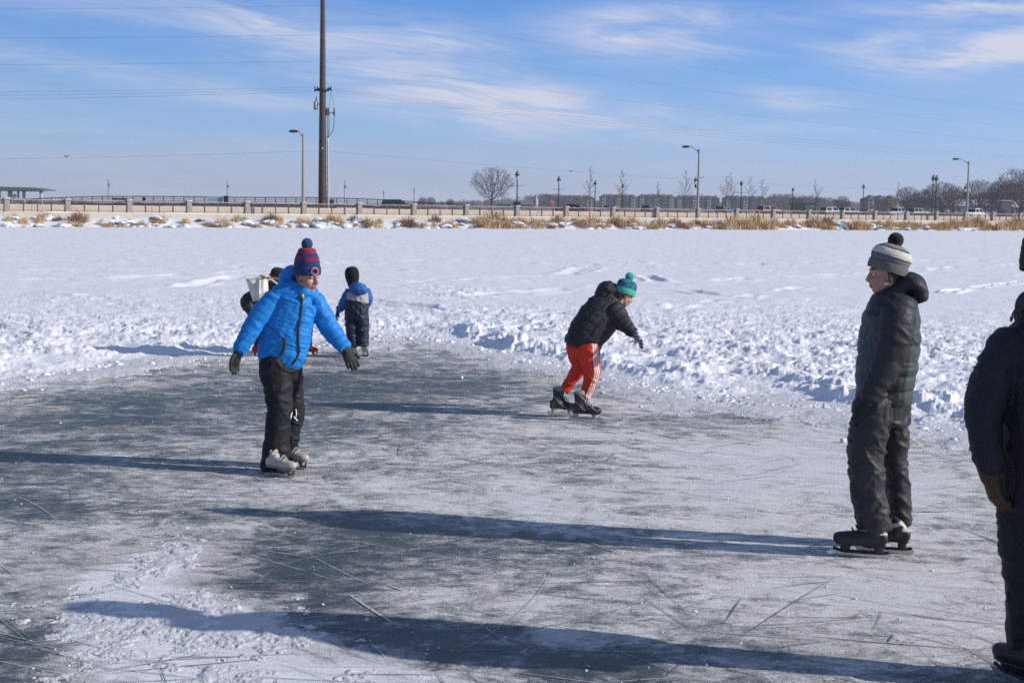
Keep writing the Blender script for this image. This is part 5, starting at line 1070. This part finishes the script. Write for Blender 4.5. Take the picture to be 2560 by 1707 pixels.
def person_blue():
    fg = Fig(10.1); P = fg.P
    c = P(767, 690, -.01); A = frame((.80, -.55, -.14), (-.03, 0, 1)); s = 1.0; hd = (c, A, s)
    torso = ([(757, 732, .02), (745, 748, .02), (730, 790, .02), (716, 840, .02), (706, 880, .02), (701, 906, .02)], [(30, .075), (53, .105), (57, .125), (62, .135), (62, .135), (55, .12)], 2.3)
    yoke = ([(690, 735, .0), (720, 728, .02), (760, 728, .04), (786, 738, .06)], [(20, .07), (26, .09), (26, .09), (17, .07)])
    armA = ([(692, 742, .0), (664, 776, -.02), (640, 808, -.05), (616, 845, -.08), (600, 876, -.10)], [(26, .075), (29, .08), (25, .07), (22, .06), (18, .05)])
    armB = ([(786, 745, .06), (801, 776, .06), (820, 812, .05), (843, 846, .02), (862, 870, -.01)], [(22, .07), (25, .074), (25, .068), (22, .058), (17, .048)])
    hood = ([(714, 718, .10), (719, 702, .12), (731, 686, .12), (748, 680, .11)], [(16, .09), (23, .11), (24, .12), (14, .10)])
    collar = ([(722, 716, .08), (736, 726, .02), (752, 734, -.02), (764, 728, -.03), (774, 722, .04)], [(20, .05), (19, .05), (17, .05), (15, .045), (14, .05)])
    jk = [torso, yoke, armA, armB, hood, collar]
    legA = ([(689, 895, -.02), (690, 930, -.02), (696, 985, -.03), (699, 1030, -.04), (693, 1085, -.04), (690, 1130, -.03), (687, 1170, -.03)], [(38, .105), (40, .11), (34, .095), (31, .09), (31, .092), (33, .10), (36, .11)])
    legB = ([(722, 895, .10), (728, 930, .12), (733, 985, .16), (735, 1030, .18), (728, 1080, .2), (720, 1120, .22), (720, 1150, .21)], [(32, .10), (30, .10), (25, .09), (25, .09), (24, .09), (24, .09), (26, .095)])
    hips = ([(704, 880, .03), (702, 915, .03), (708, 945, .04)], [(46, .11), (50, .12), (40, .11)])
    tr = [legA, legB, hips]
    o = make_body(fg, hd, [torso, yoke, armA, armB, legA, legB, hips], (.16, .10, .05)); tag(o, 'kid in bright blue quilted jacket and navy red pompom hat gliding with arms out', 'person')
    me = fuse(fg.shell(jk), .0065, 2, M['nylon'], 'jacket'); ax = fg.axes([torso, armA, armB]); ids, sv2 = cloth_push(me, ax, [(.030, .0040), (.058, .0035), (.058, .0035)], .008, 3)
    paint(me, np.tile(np.array((.012, .20, .58)), (len(me.vertices), 1))); jo = fg.child(me, 'jacket'); bv = bvh_of(me)
    ribbon(fg, bv, [(757, 738), (752, 790), (746, 825), (746, 862), (748, 878), (740, 898), (731, 909)], .008, M['zip'], 'zipper', jo, 40, .004)
    ribbon(fg, bv, [(757, 736), (757, 745)], .010, M['yellow'], 'zipper_tab', jo, 8, .008)
    ribbon(fg, bv, [(713, 849), (712, 862), (710, 874), (706, 884), (700, 887)], .012, M['zip'], 'pocket', jo, 24, .003)
    ribbon(fg, bv, [(668, 812), (685, 826), (704, 842), (713, 848)], .004, M['zip'], 'seam', jo, 24, .0)
    me = fuse(fg.shell(tr), .0065, 3, M['cloth'], 'trousers'); cloth_push(me, fg.axes(tr), [None]*3, .011, 5); paint(me, np.tile(np.array((.008, .010, .013)), (len(me.vertices), 1))); to = fg.child(me, 'trousers'); bt = bvh_of(me)
    for pts in ([(739, 1023), (741, 1032), (739, 1042)], [(734, 1040), (738, 1046), (743, 1050)], [(729, 1032), (726, 1046)]): ribbon(fg, bt, pts, .004, M['snow'], 'snow_patch', to, 10, .002, .010)
    def hc(z, t, i):
        if z > .168: return (.34, .028, .045) if vn3(np.array([[t*6, z*60, 1.]]), 3)[0] > .25 else (.12, .03, .08)
        if .112 < z < .140: return (.26, .025, .07) if math.sin(t*7+math.sin(t*3)*2) > -.35 else NAVY
        return NAVY
    h, B, ho = hat(fg, c, A, s*.93, [(0, .094), (.004, .100), (.034, .102), (.062, .099), (.067, .094), (.075, .0935), (.10, .092), (.13, .086), (.155, .077), (.178, .068), (.196, .062), (.204, .050), (.207, .02)], hc, 7, .0, .010, pom=((.040, .040, .044), (.236, 0), (.035, .06, .15)))
    # round red letter C on the cuff and a grey woven tag at its side
    mb = MB(); q = ho+B@np.array([.034, .108, .032]); nrm = B@np.array([.30, .95, 0]); nrm /= np.linalg.norm(nrm); ux = np.cross(nrm, B[:, 2]); ux /= np.linalg.norm(ux); uz = np.cross(ux, nrm); R = .019
    mb.tube([q+R*(ux*math.cos(a)+uz*math.sin(a))+nrm*.004 for a in np.linspace(.62, 5.66, 18)], [.0052]*18, 8, 2, dv=tuple(nrm), cap=.3); e = fg.child(mesh('emblem', *mb.arrays(), M['red_thread'], True), 'emblem', h)
    mb = MB(); mb.tube([q+(R+.0085)*(ux*math.cos(a)+uz*math.sin(a))+nrm*.002 for a in np.linspace(0, 6.283, 24)], [.0018]*24, 6, 1, dv=tuple(nrm)); fg.child(mesh('emblem_edge', *mb.arrays(), M['white_thread'], True), 'emblem_edge', h)
    th = 2.75; q = ho+B@np.array([math.cos(th)*.103, math.sin(th)*.115, .036]); mb = MB(); R_ = np.stack([np.cross(B@np.array([math.cos(th), math.sin(th), 0]), B[:, 2]), B@np.array([math.cos(th), math.sin(th), 0]), B[:, 2]], 1); mb.box(q, (.022, .006, .046), R_); fg.child(mesh('tag', *mb.arrays(), M['white_thread']), 'tag', h)
    gc = lambda co: np.tile(np.array((.018, .022, .022)), (len(co), 1))+.18*(vn3(co*60, 2) > .90)[:, None]
    glove(fg, P(597, 880, -.10), P(581, 925, -.10)-P(597, 880, -.10), (.75, -.4, .2), .185, gc, 1, .30, arm=P(601, 868, -.10))
    glove(fg, P(863, 874, -.01), P(886, 918, -.05)-P(863, 874, -.01), (-.35, .8, -.2), .185, gc, 1, .22, arm=P(858, 862, 0))
    wc = lambda L: np.where((L[:, 2] < .085)[:, None], np.array((.22, .20, .17)), np.array((.40, .38, .34)))*(.85+.3*fb3(L*30, 2))[:, None]
    for px, py in ((700, 1191), (731, 1170)): skate(fg, G(px, py), (.86, -.46), .93, 'figure', col=wc, shaft=.1)
    fg.finish(o, G(705, 1185))
EM = {}
def person_red():
    fg = Fig(13.0); P = fg.P
    c = P(1560, 737, .02); A = frame((.90, .28, -.42), (.25, .1, 1)); s = .92; hd = (c, A, s)
    torso = ([(1533, 752, .05), (1513, 776, .03), (1489, 806, .0), (1466, 838, .0), (1457, 862, .0)], [(36, .13), (49, .16), (51, .17), (48, .17), (45, .15)], 2.2)
    skirt = ([(1420, 846, -.02), (1450, 852, 0), (1490, 862, .02)], [(14, .12), (16, .15), (17, .12)])
    armA = ([(1530, 772, -.06), (1550, 798, -.10), (1570, 820, -.14), (1584, 832, -.16)], [(27, .085), (24, .075), (17, .058), (13, .046)])
    armB = ([(1512, 764, .18), (1540, 794, .24), (1562, 816, .28), (1577, 829, .30)], [(20, .07), (18, .065), (15, .055), (12, .045)])
    hood = ([(1499, 738, .02), (1514, 724, .04), (1532, 728, .05), (1545, 742, .05)], [(13, .09), (20, .11), (21, .10), (18, .09)])
    jk = [torso, skirt, armA, armB, hood]
    legA = ([(1470, 860, -.05), (1474, 895, -.05), (1480, 930, -.04), (1475, 955, -.02), (1467, 978, 0), (1463, 992, 0)], [(30, .115), (27, .105), (21, .08), (17, .066), (14, .055), (14, .055)])
    legB = ([(1443, 860, .10), (1446, 890, .12), (1448, 917, .12), (1434, 940, .14), (1420, 962, .16), (1412, 975, .16)], [(28, .11), (25, .10), (20, .08), (16, .066), (13, .055), (13, .052)])
    hips = ([(1460, 840, .02), (1457, 866, .03), (1460, 885, .03)], [(38, .12), (42, .14), (36, .12)])
    tr = [legA, legB, hips]
    o = make_body(fg, hd, jk[:1]+[armA, armB]+tr, (.14, .09, .05)); tag(o, 'skater leaning forward in black jacket, orange red striped trousers and teal pompom hat', 'person')
    me = fuse(fg.shell(jk), .0065, 2, M['cloth'], 'jacket'); cloth_push(me, fg.axes(jk), [(.10, .003), None, (.06, .003), (.06, .003), (.05, .003)], .009, 8); paint(me, np.tile(np.array((.021, .023, .026)), (len(me.vertices), 1))); fg.child(me, 'jacket')
    me = fuse(fg.shell(tr), .0048, 3, M['cloth'], 'trousers'); ax = fg.axes(tr); cloth_push(me, ax, [None]*3, .009, 4); co, _ = coords(me); ids, sv2, d = nearest(co, ax[:1]+[ax[1]])
    Pl = ax[0][0]; best = np.full(len(co), 1e9); rel = np.zeros((len(co), 3))
    for a, b in zip(Pl[:-1], Pl[1:]): ab = b-a; t = np.clip((co-a)@ab/(ab@ab), 0, 1); v = co-a-t[:, None]*ab; dd = np.linalg.norm(v, axis=1); m = dd < best; best[m] = dd[m]; rel[m] = v[m]
    ang = np.degrees(np.arctan2(rel[:, 1], rel[:, 0])); arc = (ang+57)*math.pi/180*np.maximum(best, .05); st = np.zeros(len(co), bool)
    for k in (-1, 0, 1): st |= np.abs(arc-k*.024) < .0066
    st &= (ids == 0) & (best < .16)
    paint(me, np.where(st[:, None], np.array((.72, .70, .68)), np.array((.62, .045, .022)))); fg.child(me, 'trousers')
    def hc(z, t, i):
        if z < .062: return (.10, .52, .30) if int(z/.018) % 2 == 0 else (.05, .36, .33)
        q = np.array([[math.cos(t)*4.2, math.sin(t)*4.2, z*46]]); v = abs(vn3(q, 5)[0]-.5)+abs(vn3(q*1.7+9, 6)[0]-.5)*.6
        return (.012, .02, .025) if .20 < v < .33 else (.05, .24, .30)
    hat(fg, c, A, s, [(0, .092), (.006, .100), (.03, .102), (.060, .098), (.066, .094), (.085, .094), (.11, .091), (.128, .082), (.142, .066), (.152, .045), (.156, .015)], hc, 6, .0, .008, pom=(.042, (.182, 0), (.04, .42, .36)))
    gc = lambda co: np.where((np.sin(co[:, 2]*190) > .55)[:, None], np.array((.42, .42, .45)), np.array((.12, .12, .13)))
    glove(fg, P(1585, 833, -.16), P(1604, 857, -.20)-P(1585, 833, -.16), (-.45, -.35, -.6), .19, gc, -1, .26, arm=P(1578, 826, -.15), mname='knit'); glove(fg, P(1578, 830, .30), P(1592, 848, .32)-P(1578, 830, .30), (-.4, .3, -.7), .15, gc, 1, .4, arm=P(1571, 824, .29), mname='knit')
    pale = mat('pale_plastic', (.34, .36, .36), .5, .2)
    bc = lambda L: np.where((((L[:, 2] > .09) & (np.abs(np.sin(L[:, 1]*30+L[:, 2]*34)) < .22)) | (L[:, 2] > .245))[:, None], np.array((.20, .20, .20)), np.array((.018, .019, .02)))*(.8+.4*fb3(L*35, 2))[:, None]
    skate(fg, G(1462, 1051), (1, .03), 1.0, 'hockey', col=bc, pitch=-.03, holder=pale); skate(fg, G(1403, 1042), (.96, .28), .97, 'hockey', col=bc, pitch=-.10, lift=.012, holder=pale)
    fg.finish(o, G(1455, 1050))
def person_green():
    fg = Fig(7.95); P = fg.P
    c = P(2214, 686, .0); A = frame((-1, .06, -.04), (0, 0, 1)); s = .97; hd = (c, A, s)
    torso = ([(2240, 745, 0), (2232, 775, 0), (2224, 840, 0), (2218, 900, 0), (2212, 950, 0), (2209, 1000, 0)], [(48, .17), (62, .21), (70, .215), (72, .20), (69, .195), (65, .185)], 2.3)
    armA = ([(2243, 775, -.17), (2240, 830, -.20), (2226, 890, -.20), (2200, 945, -.20), (2172, 994, -.19)], [(40, .075), (40, .075), (36, .068), (31, .060), (24, .050)])
    armB = ([(2233, 775, .17), (2225, 830, .2), (2210, 890, .2), (2188, 945, .2), (2168, 990, .19)], [(36, .075), (36, .075), (34, .068), (29, .06), (24, .05)])
    hood = ([(2212, 735, 0), (2244, 718, 0), (2266, 707, 0), (2286, 716, 0), (2297, 750, 0)], [(17, .085), (22, .105), (25, .125), (27, .125), (21, .10)])
    collar = ([(2206, 736, 0), (2224, 740, 0), (2245, 738, 0)], [(14, .085), (24, .10), (30, .11)])
    jk = [torso, armA, armB, hood, collar]
    legA = ([(2186, 985, -.09), (2180, 1040, -.10), (2168, 1110, -.10), (2166, 1165, -.10), (2172, 1230, -.09), (2182, 1290, -.08), (2190, 1322, -.08)], [(46, .12), (48, .125), (46, .115), (43, .105), (41, .10), (40, .098), (39, .096)])
    legB = ([(2232, 985, .09), (2232, 1040, .10), (2234, 1110, .11), (2237, 1165, .12), (2244, 1230, .13), (2247, 1280, .14), (2248, 1303, .14)], [(42, .12), (40, .12), (34, .11), (31, .105), (30, .10), (29, .095), (29, .092)])
    hips = ([(2210, 960, 0), (2210, 1010, 0), (2208, 1050, 0)], [(60, .17), (62, .175), (50, .16)])
    tr = [legA, legB, hips]
    o = make_body(fg, hd, jk[:3]+tr, (.10, .065, .035)); tag(o, 'boy standing side on in dark green and black puffer jacket and grey striped pompom hat', 'person')
    me = fuse(fg.shell(jk), .007, 2, M['nylon'], 'jacket'); ax = fg.axes(jk[:4]); ids, sv2 = cloth_push(me, ax, [(.088, .008), (.10, .003), (.10, .003), None], .007, 6); co, _ = coords(me)
    z = co[:, 2]; Z = np.array([fg.P(2240, y).z for y in (745, 840, 950, 1010)])[::-1]; cx = np.interp(z, Z, np.array([fg.P(x, 800).x for x in (2240, 2224, 2212, 2208)])[::-1]); u = (co[:, 0]-cx)/(70*fg.S); yk = fg.P(2240, 785).z
    green = (ids == 0) & ((u < -.30-.0*z) | (u > .50)) & (z < yk+.05*(u > .5)) & (z < fg.P(2240, 770).z)
    paint(me, np.where(green[:, None], np.array((.046, .064, .066)), np.array((.027, .028, .033)))); jo = fg.child(me, 'jacket')
    mb = MB(); mb.tube([P(2203, 722, -.02), P(2196, 727, -.02)], [.016, .006], 8, 2); mb.tube([P(2201, 740, -.02), P(2192, 746, -.02)], [.006, .004], 6, 2); fg.child(mesh('collar_tab', *mb.arrays(), M['zip'], True), 'collar_tab', jo)
    me = fuse(fg.shell(tr), .007, 2, M['nylon'], 'trousers'); cloth_push(me, fg.axes(tr), [None]*3, .014, 12); paint(me, np.tile(np.array((.030, .031, .034)), (len(me.vertices), 1))); to = fg.child(me, 'trousers'); bt = bvh_of(me)
    ribbon(fg, bt, [(2225, 1018), (2226, 1045), (2222, 1072)], .003, M['zip'], 'pocket_seam', to, 12, .001); ribbon(fg, bt, [(2178, 1110), (2200, 1122), (2206, 1134)], .003, M['zip'], 'thigh_pocket', to, 12, .001)
    def hc(z, t, i):
        if z < .070: return (.15, .15, .152)
        if z < .106: return (.17, .17, .172)
        if z < .116: return (.03, .03, .032)
        if z < .166: return (.62, .61, .57)
        if z < .176: return (.03, .03, .032)
        return (.22, .22, .215)
    hat(fg, c, A, s, [(z*.80, r) for z, r in [(0, .093), (.004, .102), (.035, .105), (.062, .103), (.070, .099), (.08, .101), (.11, .105), (.14, .102), (.165, .090), (.185, .070), (.202, .045), (.210, .012)]], lambda z, t, i: hc(z/.80, t, i), 19, -.004, .016, pom=(.044, (.188, .008), (.020, .019, .022)))
    gc = (.016, .017, .02)
    glove(fg, P(2170, 998, -.19), P(2152, 1046, -.19)-P(2170, 998, -.19), (.2, .9, 0), .195, gc, 1, .30, arm=P(2176, 988, -.19)); glove(fg, P(2166, 994, .19), P(2150, 1038, .19)-P(2166, 994, .19), (.2, -.9, 0), .195, gc, -1, .30, arm=P(2172, 985, .19))
    def bc(L):
        band = (np.abs(L[:, 2]-.155-.35*np.maximum(-L[:, 1]-.02, 0)-.0*L[:, 1]) < .012) & (L[:, 1] < .05) | ((L[:, 1] < -.085) & (L[:, 2] > .13) & (L[:, 2] < .235))
        return np.where(band[:, None], np.array((.50, .47, .38)), np.array((.020, .020, .022)))*(.85+.3*fb3(L*30, 2))[:, None]
    skate(fg, G(2155, 1392), (-.93, .25), 1.08, 'hockey', col=bc, shaft=.15); skate(fg, G(2214, 1381), (-.93, .25), 1.05, 'hockey', col=bc, shaft=.15)
    fg.finish(o, G(2190, 1390))
def person_dark():
    fg = Fig(5.72); P = fg.P
    c = P(2621, 668, .0); A = frame((.25, .97, -.05), (0, 0, 1)); s = 1.06; hd = (c, A, s)
    torso = ([(2632, 800, 0), (2630, 850, 0), (2628, 960, 0), (2628, 1080, 0), (2628, 1190, 0), (2630, 1250, 0)], [(75, .12), (122, .18), (128, .21), (132, .22), (138, .23), (134, .22)], 2.4)
    armA = ([(2536, 845, 0), (2502, 910, -.02), (2472, 985, -.04), (2461, 1045, -.06), (2466, 1110, -.10), (2482, 1176, -.13)], [(50, .095), (54, .095), (52, .09), (46, .08), (40, .07), (36, .06)])
    armB = ([(2726, 845, -.05), (2750, 910, -.16), (2765, 985, -.27), (2768, 1050, -.32), (2762, 1120, -.33), (2755, 1180, -.30)], [(50, .095), (54, .095), (52, .09), (46, .08), (40, .07), (36, .06)])
    hood = ([(2566, 790, -.02), (2590, 770, -.08), (2640, 765, -.12), (2690, 775, -.08)], [(32, .09), (40, .10), (44, .11), (36, .10)])
    jk = [torso, armA, armB, hood]
    legA = ([(2572, 1225, 0), (2566, 1330, 0), (2570, 1430, 0), (2574, 1520, 0), (2572, 1600, .03), (2570, 1665, .05)], [(70, .13), (70, .12), (62, .11), (56, .10), (54, .095), (54, .095)])
    legB = ([(2684, 1225, 0), (2690, 1330, 0), (2688, 1430, 0), (2686, 1520, 0), (2692, 1610, -.06), (2696, 1700, -.10)], [(70, .13), (70, .12), (62, .11), (56, .10), (54, .095), (54, .095)])
    hips = ([(2628, 1190, 0), (2628, 1250, 0), (2628, 1300, 0)], [(120, .17), (124, .17), (100, .15)])
    tr = [legA, legB, hips]
    o = make_body(fg, hd, jk[:3]+tr, (.05, .035, .025), .006); tag(o, 'man in long black coat with tan glove, cut off by the right edge', 'person')
    me = fuse(fg.shell(jk), .008, 3, M['cloth'], 'coat'); cloth_push(me, fg.axes(jk), [None]*4, .009, 2); paint(me, np.tile(np.array((.012, .013, .018)), (len(me.vertices), 1))); jo = fg.child(me, 'coat')
    me = fuse(fg.shell(tr), .008, 3, M['cloth'], 'trousers'); cloth_push(me, fg.axes(tr), [None]*3, .009, 7); paint(me, np.tile(np.array((.009, .010, .014)), (len(me.vertices), 1))); fg.child(me, 'trousers')
    hat(fg, c, A, s, [(0, .098), (.004, .104), (.04, .106), (.065, .103), (.075, .102), (.11, .098), (.14, .085), (.165, .06), (.178, .03), (.182, .01)], lambda z, t, i: (.016, .016, .02), -4, 0, -.012)
    mb = MB(); rg = np.random.default_rng(1)
    for i in range(420):
        u = rg.random(); q = np.array(tuple(P(2552+150*u, 796-30*math.sin(u*3.1), -.10-.06*math.sin(u*3.1)))); d = rg.normal(0, .014, 3)+np.array([-.008*(u < .3), -.006, .002]); mb.tube([q, q+d*.6, q+d], [.004, .003, .001], 4, 1)
    fg.child(mesh('fur_trim', *mb.arrays(), mat('fur', (.06, .05, .042), 1), True), 'fur_trim', jo)
    mb = MB(); mb.tube([P(2548, 765, -.1), P(2540, 772, -.12), (P(2533, 782, -.12)), P(2529, 794, -.12)], [.004]*4, 6, 4); mb.tube([P(2529, 794, -.12), P(2528, 800, -.12)], [.007, .007], 6, 1); fg.child(mesh('drawcord', *mb.arrays(), M['zip'], True), 'drawcord', jo)
    glove(fg, P(2474, 1186, -.13), P(2492, 1262, -.12)-P(2474, 1186, -.13), (.9, .2, 0), .20, (.065, .036, .017), -1, .42, arm=P(2470, 1166, -.13)); glove(fg, P(2754, 1188, -.30), P(2745, 1264, -.28)-P(2754, 1188, -.30), (-.9, .2, 0), .20, (.065, .036, .017), 1, .42, arm=P(2756, 1170, -.30))
    bc = uni((.012, .012, .014)); skate(fg, G(2558, 1712), (-.42, .9), 1.12, 'hockey', col=bc); skate(fg, G(2700, 1760), (.3, .95), 1.12, 'hockey', col=bc)
    fg.finish(o, G(2630, 1735))
def person_small():
    fg = Fig(17.85); P = fg.P
    c = P(880, 692, 0); A = frame((-.35, .9, -.25), (-.05, 0, 1)); s = .92; hd = (c, A, s)
    torso = ([(893, 716, 0), (894, 730, 0), (893, 748, 0), (891, 768, 0)], [(17, .10), (26, .13), (27, .135), (27, .13)], 2.3)
    armA = ([(874, 727, 0), (866, 745, .0), (857, 762, .02), (848, 775, .03)], [(11, .06), (12, .062), (11, .055), (8, .045)])
    armB = ([(914, 727, 0), (920, 745, .05), (918, 758, .14), (910, 765, .22)], [(11, .06), (11, .06), (10, .055), (8, .045)])
    hood = ([(880, 716, -.08), (895, 722, -.12), (912, 722, -.10)], [(10, .07), (16, .09), (11, .07)])
    jk = [torso, armA, armB, hood]
    legA = ([(880, 765, 0), (879, 800, 0), (881, 830, 0), (882, 862, 0)], [(15, .085), (16, .09), (14.5, .085), (14, .08)])
    legB = ([(905, 765, 0), (905, 800, 0), (906, 830, 0), (908, 862, 0)], [(15, .085), (16, .09), (14.5, .085), (13, .08)])
    hips = ([(891, 750, 0), (892, 775, 0), (892, 795, 0)], [(27, .135), (28, .14), (26, .13)], 2.4)
    tr = [legA, legB, hips]
    o = make_body(fg, hd, jk[:3]+tr, (.05, .04, .03)); tag(o, 'small child seen from behind in blue hooded jacket, navy bib trousers and white skates', 'person')
    me = fuse(fg.shell(jk), .007, 2, M['cloth'], 'jacket'); ids, sv2 = cloth_push(me, fg.axes(jk), [None, (.05, .008), (.05, .008), None], .012, 3); co, _ = coords(me); z = co[:, 2]
    paint(me, np.where(((ids == 0) & (z < P(890, 731).z))[:, None], np.array((.36, .36, .37)), np.array((.035, .12, .36)))); fg.child(me, 'jacket')
    me = fuse(fg.shell(tr), .007, 2, M['nylon'], 'trousers'); cloth_push(me, fg.axes(tr), [(.07, .006), (.07, .006), None], .014, 3); paint(me, np.tile(np.array((.016, .028, .048)), (len(me.vertices), 1))); fg.child(me, 'trousers')
    hat(fg, c, A, s, [(-.17, .06), (-.13, .068), (-.09, .075), (-.04, .088), (.0, .096), (.05, .098), (.09, .092), (.12, .075), (.14, .045), (.146, .012)], lambda z, t, i: (.014, .016, .016), 0, -.012, -.005, name='balaclava')
    glove(fg, P(846, 777, .03), P(841, 789, .03)-P(846, 777, .03), (.8, .3, 0), .145, (.02, .024, .026), 1, .4, arm=P(849, 772, .03)); glove(fg, P(908, 767, .22), P(900, 772, .28)-P(908, 767, .22), (-.8, .3, 0), .145, (.02, .024, .026), 1, .4, arm=P(911, 763, .2))
    wc = uni((.50, .48, .43)); skate(fg, G(886, 884), (-.45, .9), .86, 'figure', col=wc); skate(fg, G(914, 890), (.42, -.9), .86, 'figure', col=wc)
    fg.finish(o, G(897, 888))
def person_hidden():
    fg = Fig(17.6); P = fg.P
    c = P(694, 694, .0); A = frame((.72, .6, -.3), (.15, .05, 1)); s = .97; hd = (c, A, s)
    torso = ([(690, 722, 0), (684, 740, 0), (680, 762, 0), (688, 788, 0)], [(24, .13), (34, .16), (34, .165), (30, .15)], 2.2)
    armA = ([(662, 730, -.04), (640, 744, -.08), (622, 754, -.10), (626, 776, -.12), (640, 790, -.14)], [(16, .08), (18, .088), (19, .088), (14, .07), (10, .05)])
    armB = ([(712, 730, .1), (728, 750, .12), (738, 770, .08)], [(14, .075), (13, .07), (10, .055)])
    hood = ([(676, 716, -.02), (690, 712, -.04), (706, 716, 0)], [(12, .08), (15, .09), (12, .08)])
    jk = [torso, armA, armB, hood]
    legA = ([(676, 785, 0), (664, 815, 0), (655, 840, 0), (652, 866, 0)], [(19, .10), (17, .09), (15, .08), (14, .075)])
    legB = ([(702, 785, 0), (735, 806, 0), (762, 834, 0), (771, 872, 0)], [(19, .10), (18, .09), (14, .08), (9, .06)])
    hips = ([(688, 770, 0), (690, 792, 0)], [(30, .14), (32, .15)])
    tr = [legA, legB, hips]
    o = make_body(fg, hd, jk[:3]+tr, (.05, .04, .03)); tag(o, 'person in dark coat and dark hat mostly hidden behind the kid in blue jacket', 'person')
    me = fuse(fg.shell(jk), .008, 2, M['nylon'], 'coat'); cloth_push(me, fg.axes(jk), [(.09, .006), (.07, .009), (.07, .009), None], .014, 3); paint(me, np.tile(np.array((.022, .026, .028)), (len(me.vertices), 1))); fg.child(me, 'coat')
    me = fuse(fg.shell(tr), .008, 2, M['cloth'], 'trousers'); cloth_push(me, fg.axes(tr), [None]*3, .012, 3); paint(me, np.tile(np.array((.016, .018, .026)), (len(me.vertices), 1))); fg.child(me, 'trousers')
    hat(fg, c, A, s, [(0, .100), (.006, .108), (.012, .104), (.03, .098), (.06, .096), (.09, .088), (.115, .070), (.13, .045), (.136, .012)], lambda z, t, i: (.018, .019, .02), 4, 0, -.002, amp=.004)
    glove(fg, P(641, 792, -.14), P(655, 798, -.16)-P(641, 792, -.14), (.2, -.5, .7), .17, (.02, .02, .02), 1, .9, arm=P(636, 787, -.13)); glove(fg, P(739, 772, .08), P(744, 786, .06)-P(739, 772, .08), (-.8, 0, 0), .17, (.02, .02, .02), 1, .5, arm=P(736, 766, .09))
    rc = uni((.42, .02, .03)); skate(fg, G(770, 890), (.92, -.3), .92, 'figure', col=rc); skate(fg, G(652, 892), (.92, -.2), .92, 'figure', col=rc)
    fg.finish(o, G(710, 892))
    # white bag and the stick it hangs from
    t = thing('tote_bag', 'off white square bag slung behind the person in the dark coat', 'bag', P(645, 752, -.2)); b0 = np.array(tuple(t.location))
    front = [(635, 741), (624, 712), (616, 697), (645, 687), (668, 690), (673, 708), (661, 744), (637, 755)]
    def pt(x, y, d): return np.array(tuple(P(x, y, d)))-b0
    nU, nV = 22, 22; V = []; 
    c00, c10, c11, c01 = (614, 697), (669, 687), (672, 742), (633, 755)
    bm = bmesh.new()
    def surf(u, v, side):
        x = (c00[0]*(1-u)+c10[0]*u)*(1-v)+(c01[0]*(1-u)+c11[0]*u)*v; y = (c00[1]*(1-u)+c10[1]*u)*(1-v)+(c01[1]*(1-u)+c11[1]*u)*v
        e = min(u, 1-u, v, 1-v)*4; e = min(e, 1)**.6; bulge = .11*e+.018*math.sin(u*6+v*7)*e+.03*math.exp(-((u-.38-.25*(1-v))/.07)**2)*e
        return pt(x, y, -.30-side*bulge)
    Vv = []; Fs = []
    for side in (1, -1):
        o_ = len(Vv)
        for i in range(nU+1):
            for j in range(nV+1): Vv.append(surf(j/nV, i/nU, side))
        for i in range(nU):
            for j in range(nV): a = o_+i*(nV+1)+j; q = (a, a+1, a+nV+2, a+nV+1); Fs.append(q if side > 0 else q[::-1])
    me = mesh('bag_body', Vv, Fs, M['canvas'], True); bm.from_mesh(me); bmesh.ops.remove_doubles(bm, verts=bm.verts, dist=.0004); bmesh.ops.recalc_face_normals(bm, faces=bm.faces); bm.to_mesh(me); bm.free(); link(me, 'bag_body', t)
    mb = MB(); mb.tube([pt(650, 688, -.30), pt(664, 692, -.34), pt(680, 700, -.30), pt(700, 716, -.1)], [(.012, .005)]*4, 8, 5); mb.build('strap', M['canvas'], t, True)
    s0, s1 = P(659, 694, -.38), P(708, 699, -.20); mb = MB(); mid = (s0+s1)/2; L_ = [tuple(s0-mid), tuple((s0*.6+s1*.4)-mid+Vector((0, 0, .004))), tuple(s1-mid), tuple(s1+(s1-s0)*.5-mid)]; mb.tube(L_, [.014, .013, .013, .012], 8, 4); mb.tube([L_[0], tuple(Vector(L_[0])+Vector((-.03, 0, .012)))], [.010, .006], 6, 1)
    o2 = mb.build('wooden_stick', M['stick'], None, True); o2.location = mid; tag(o2, 'brown wooden stick resting across the shoulder over the white bag', 'stick')
person_blue(); person_red(); person_green(); person_dark(); person_small(); person_hidden()
haze()
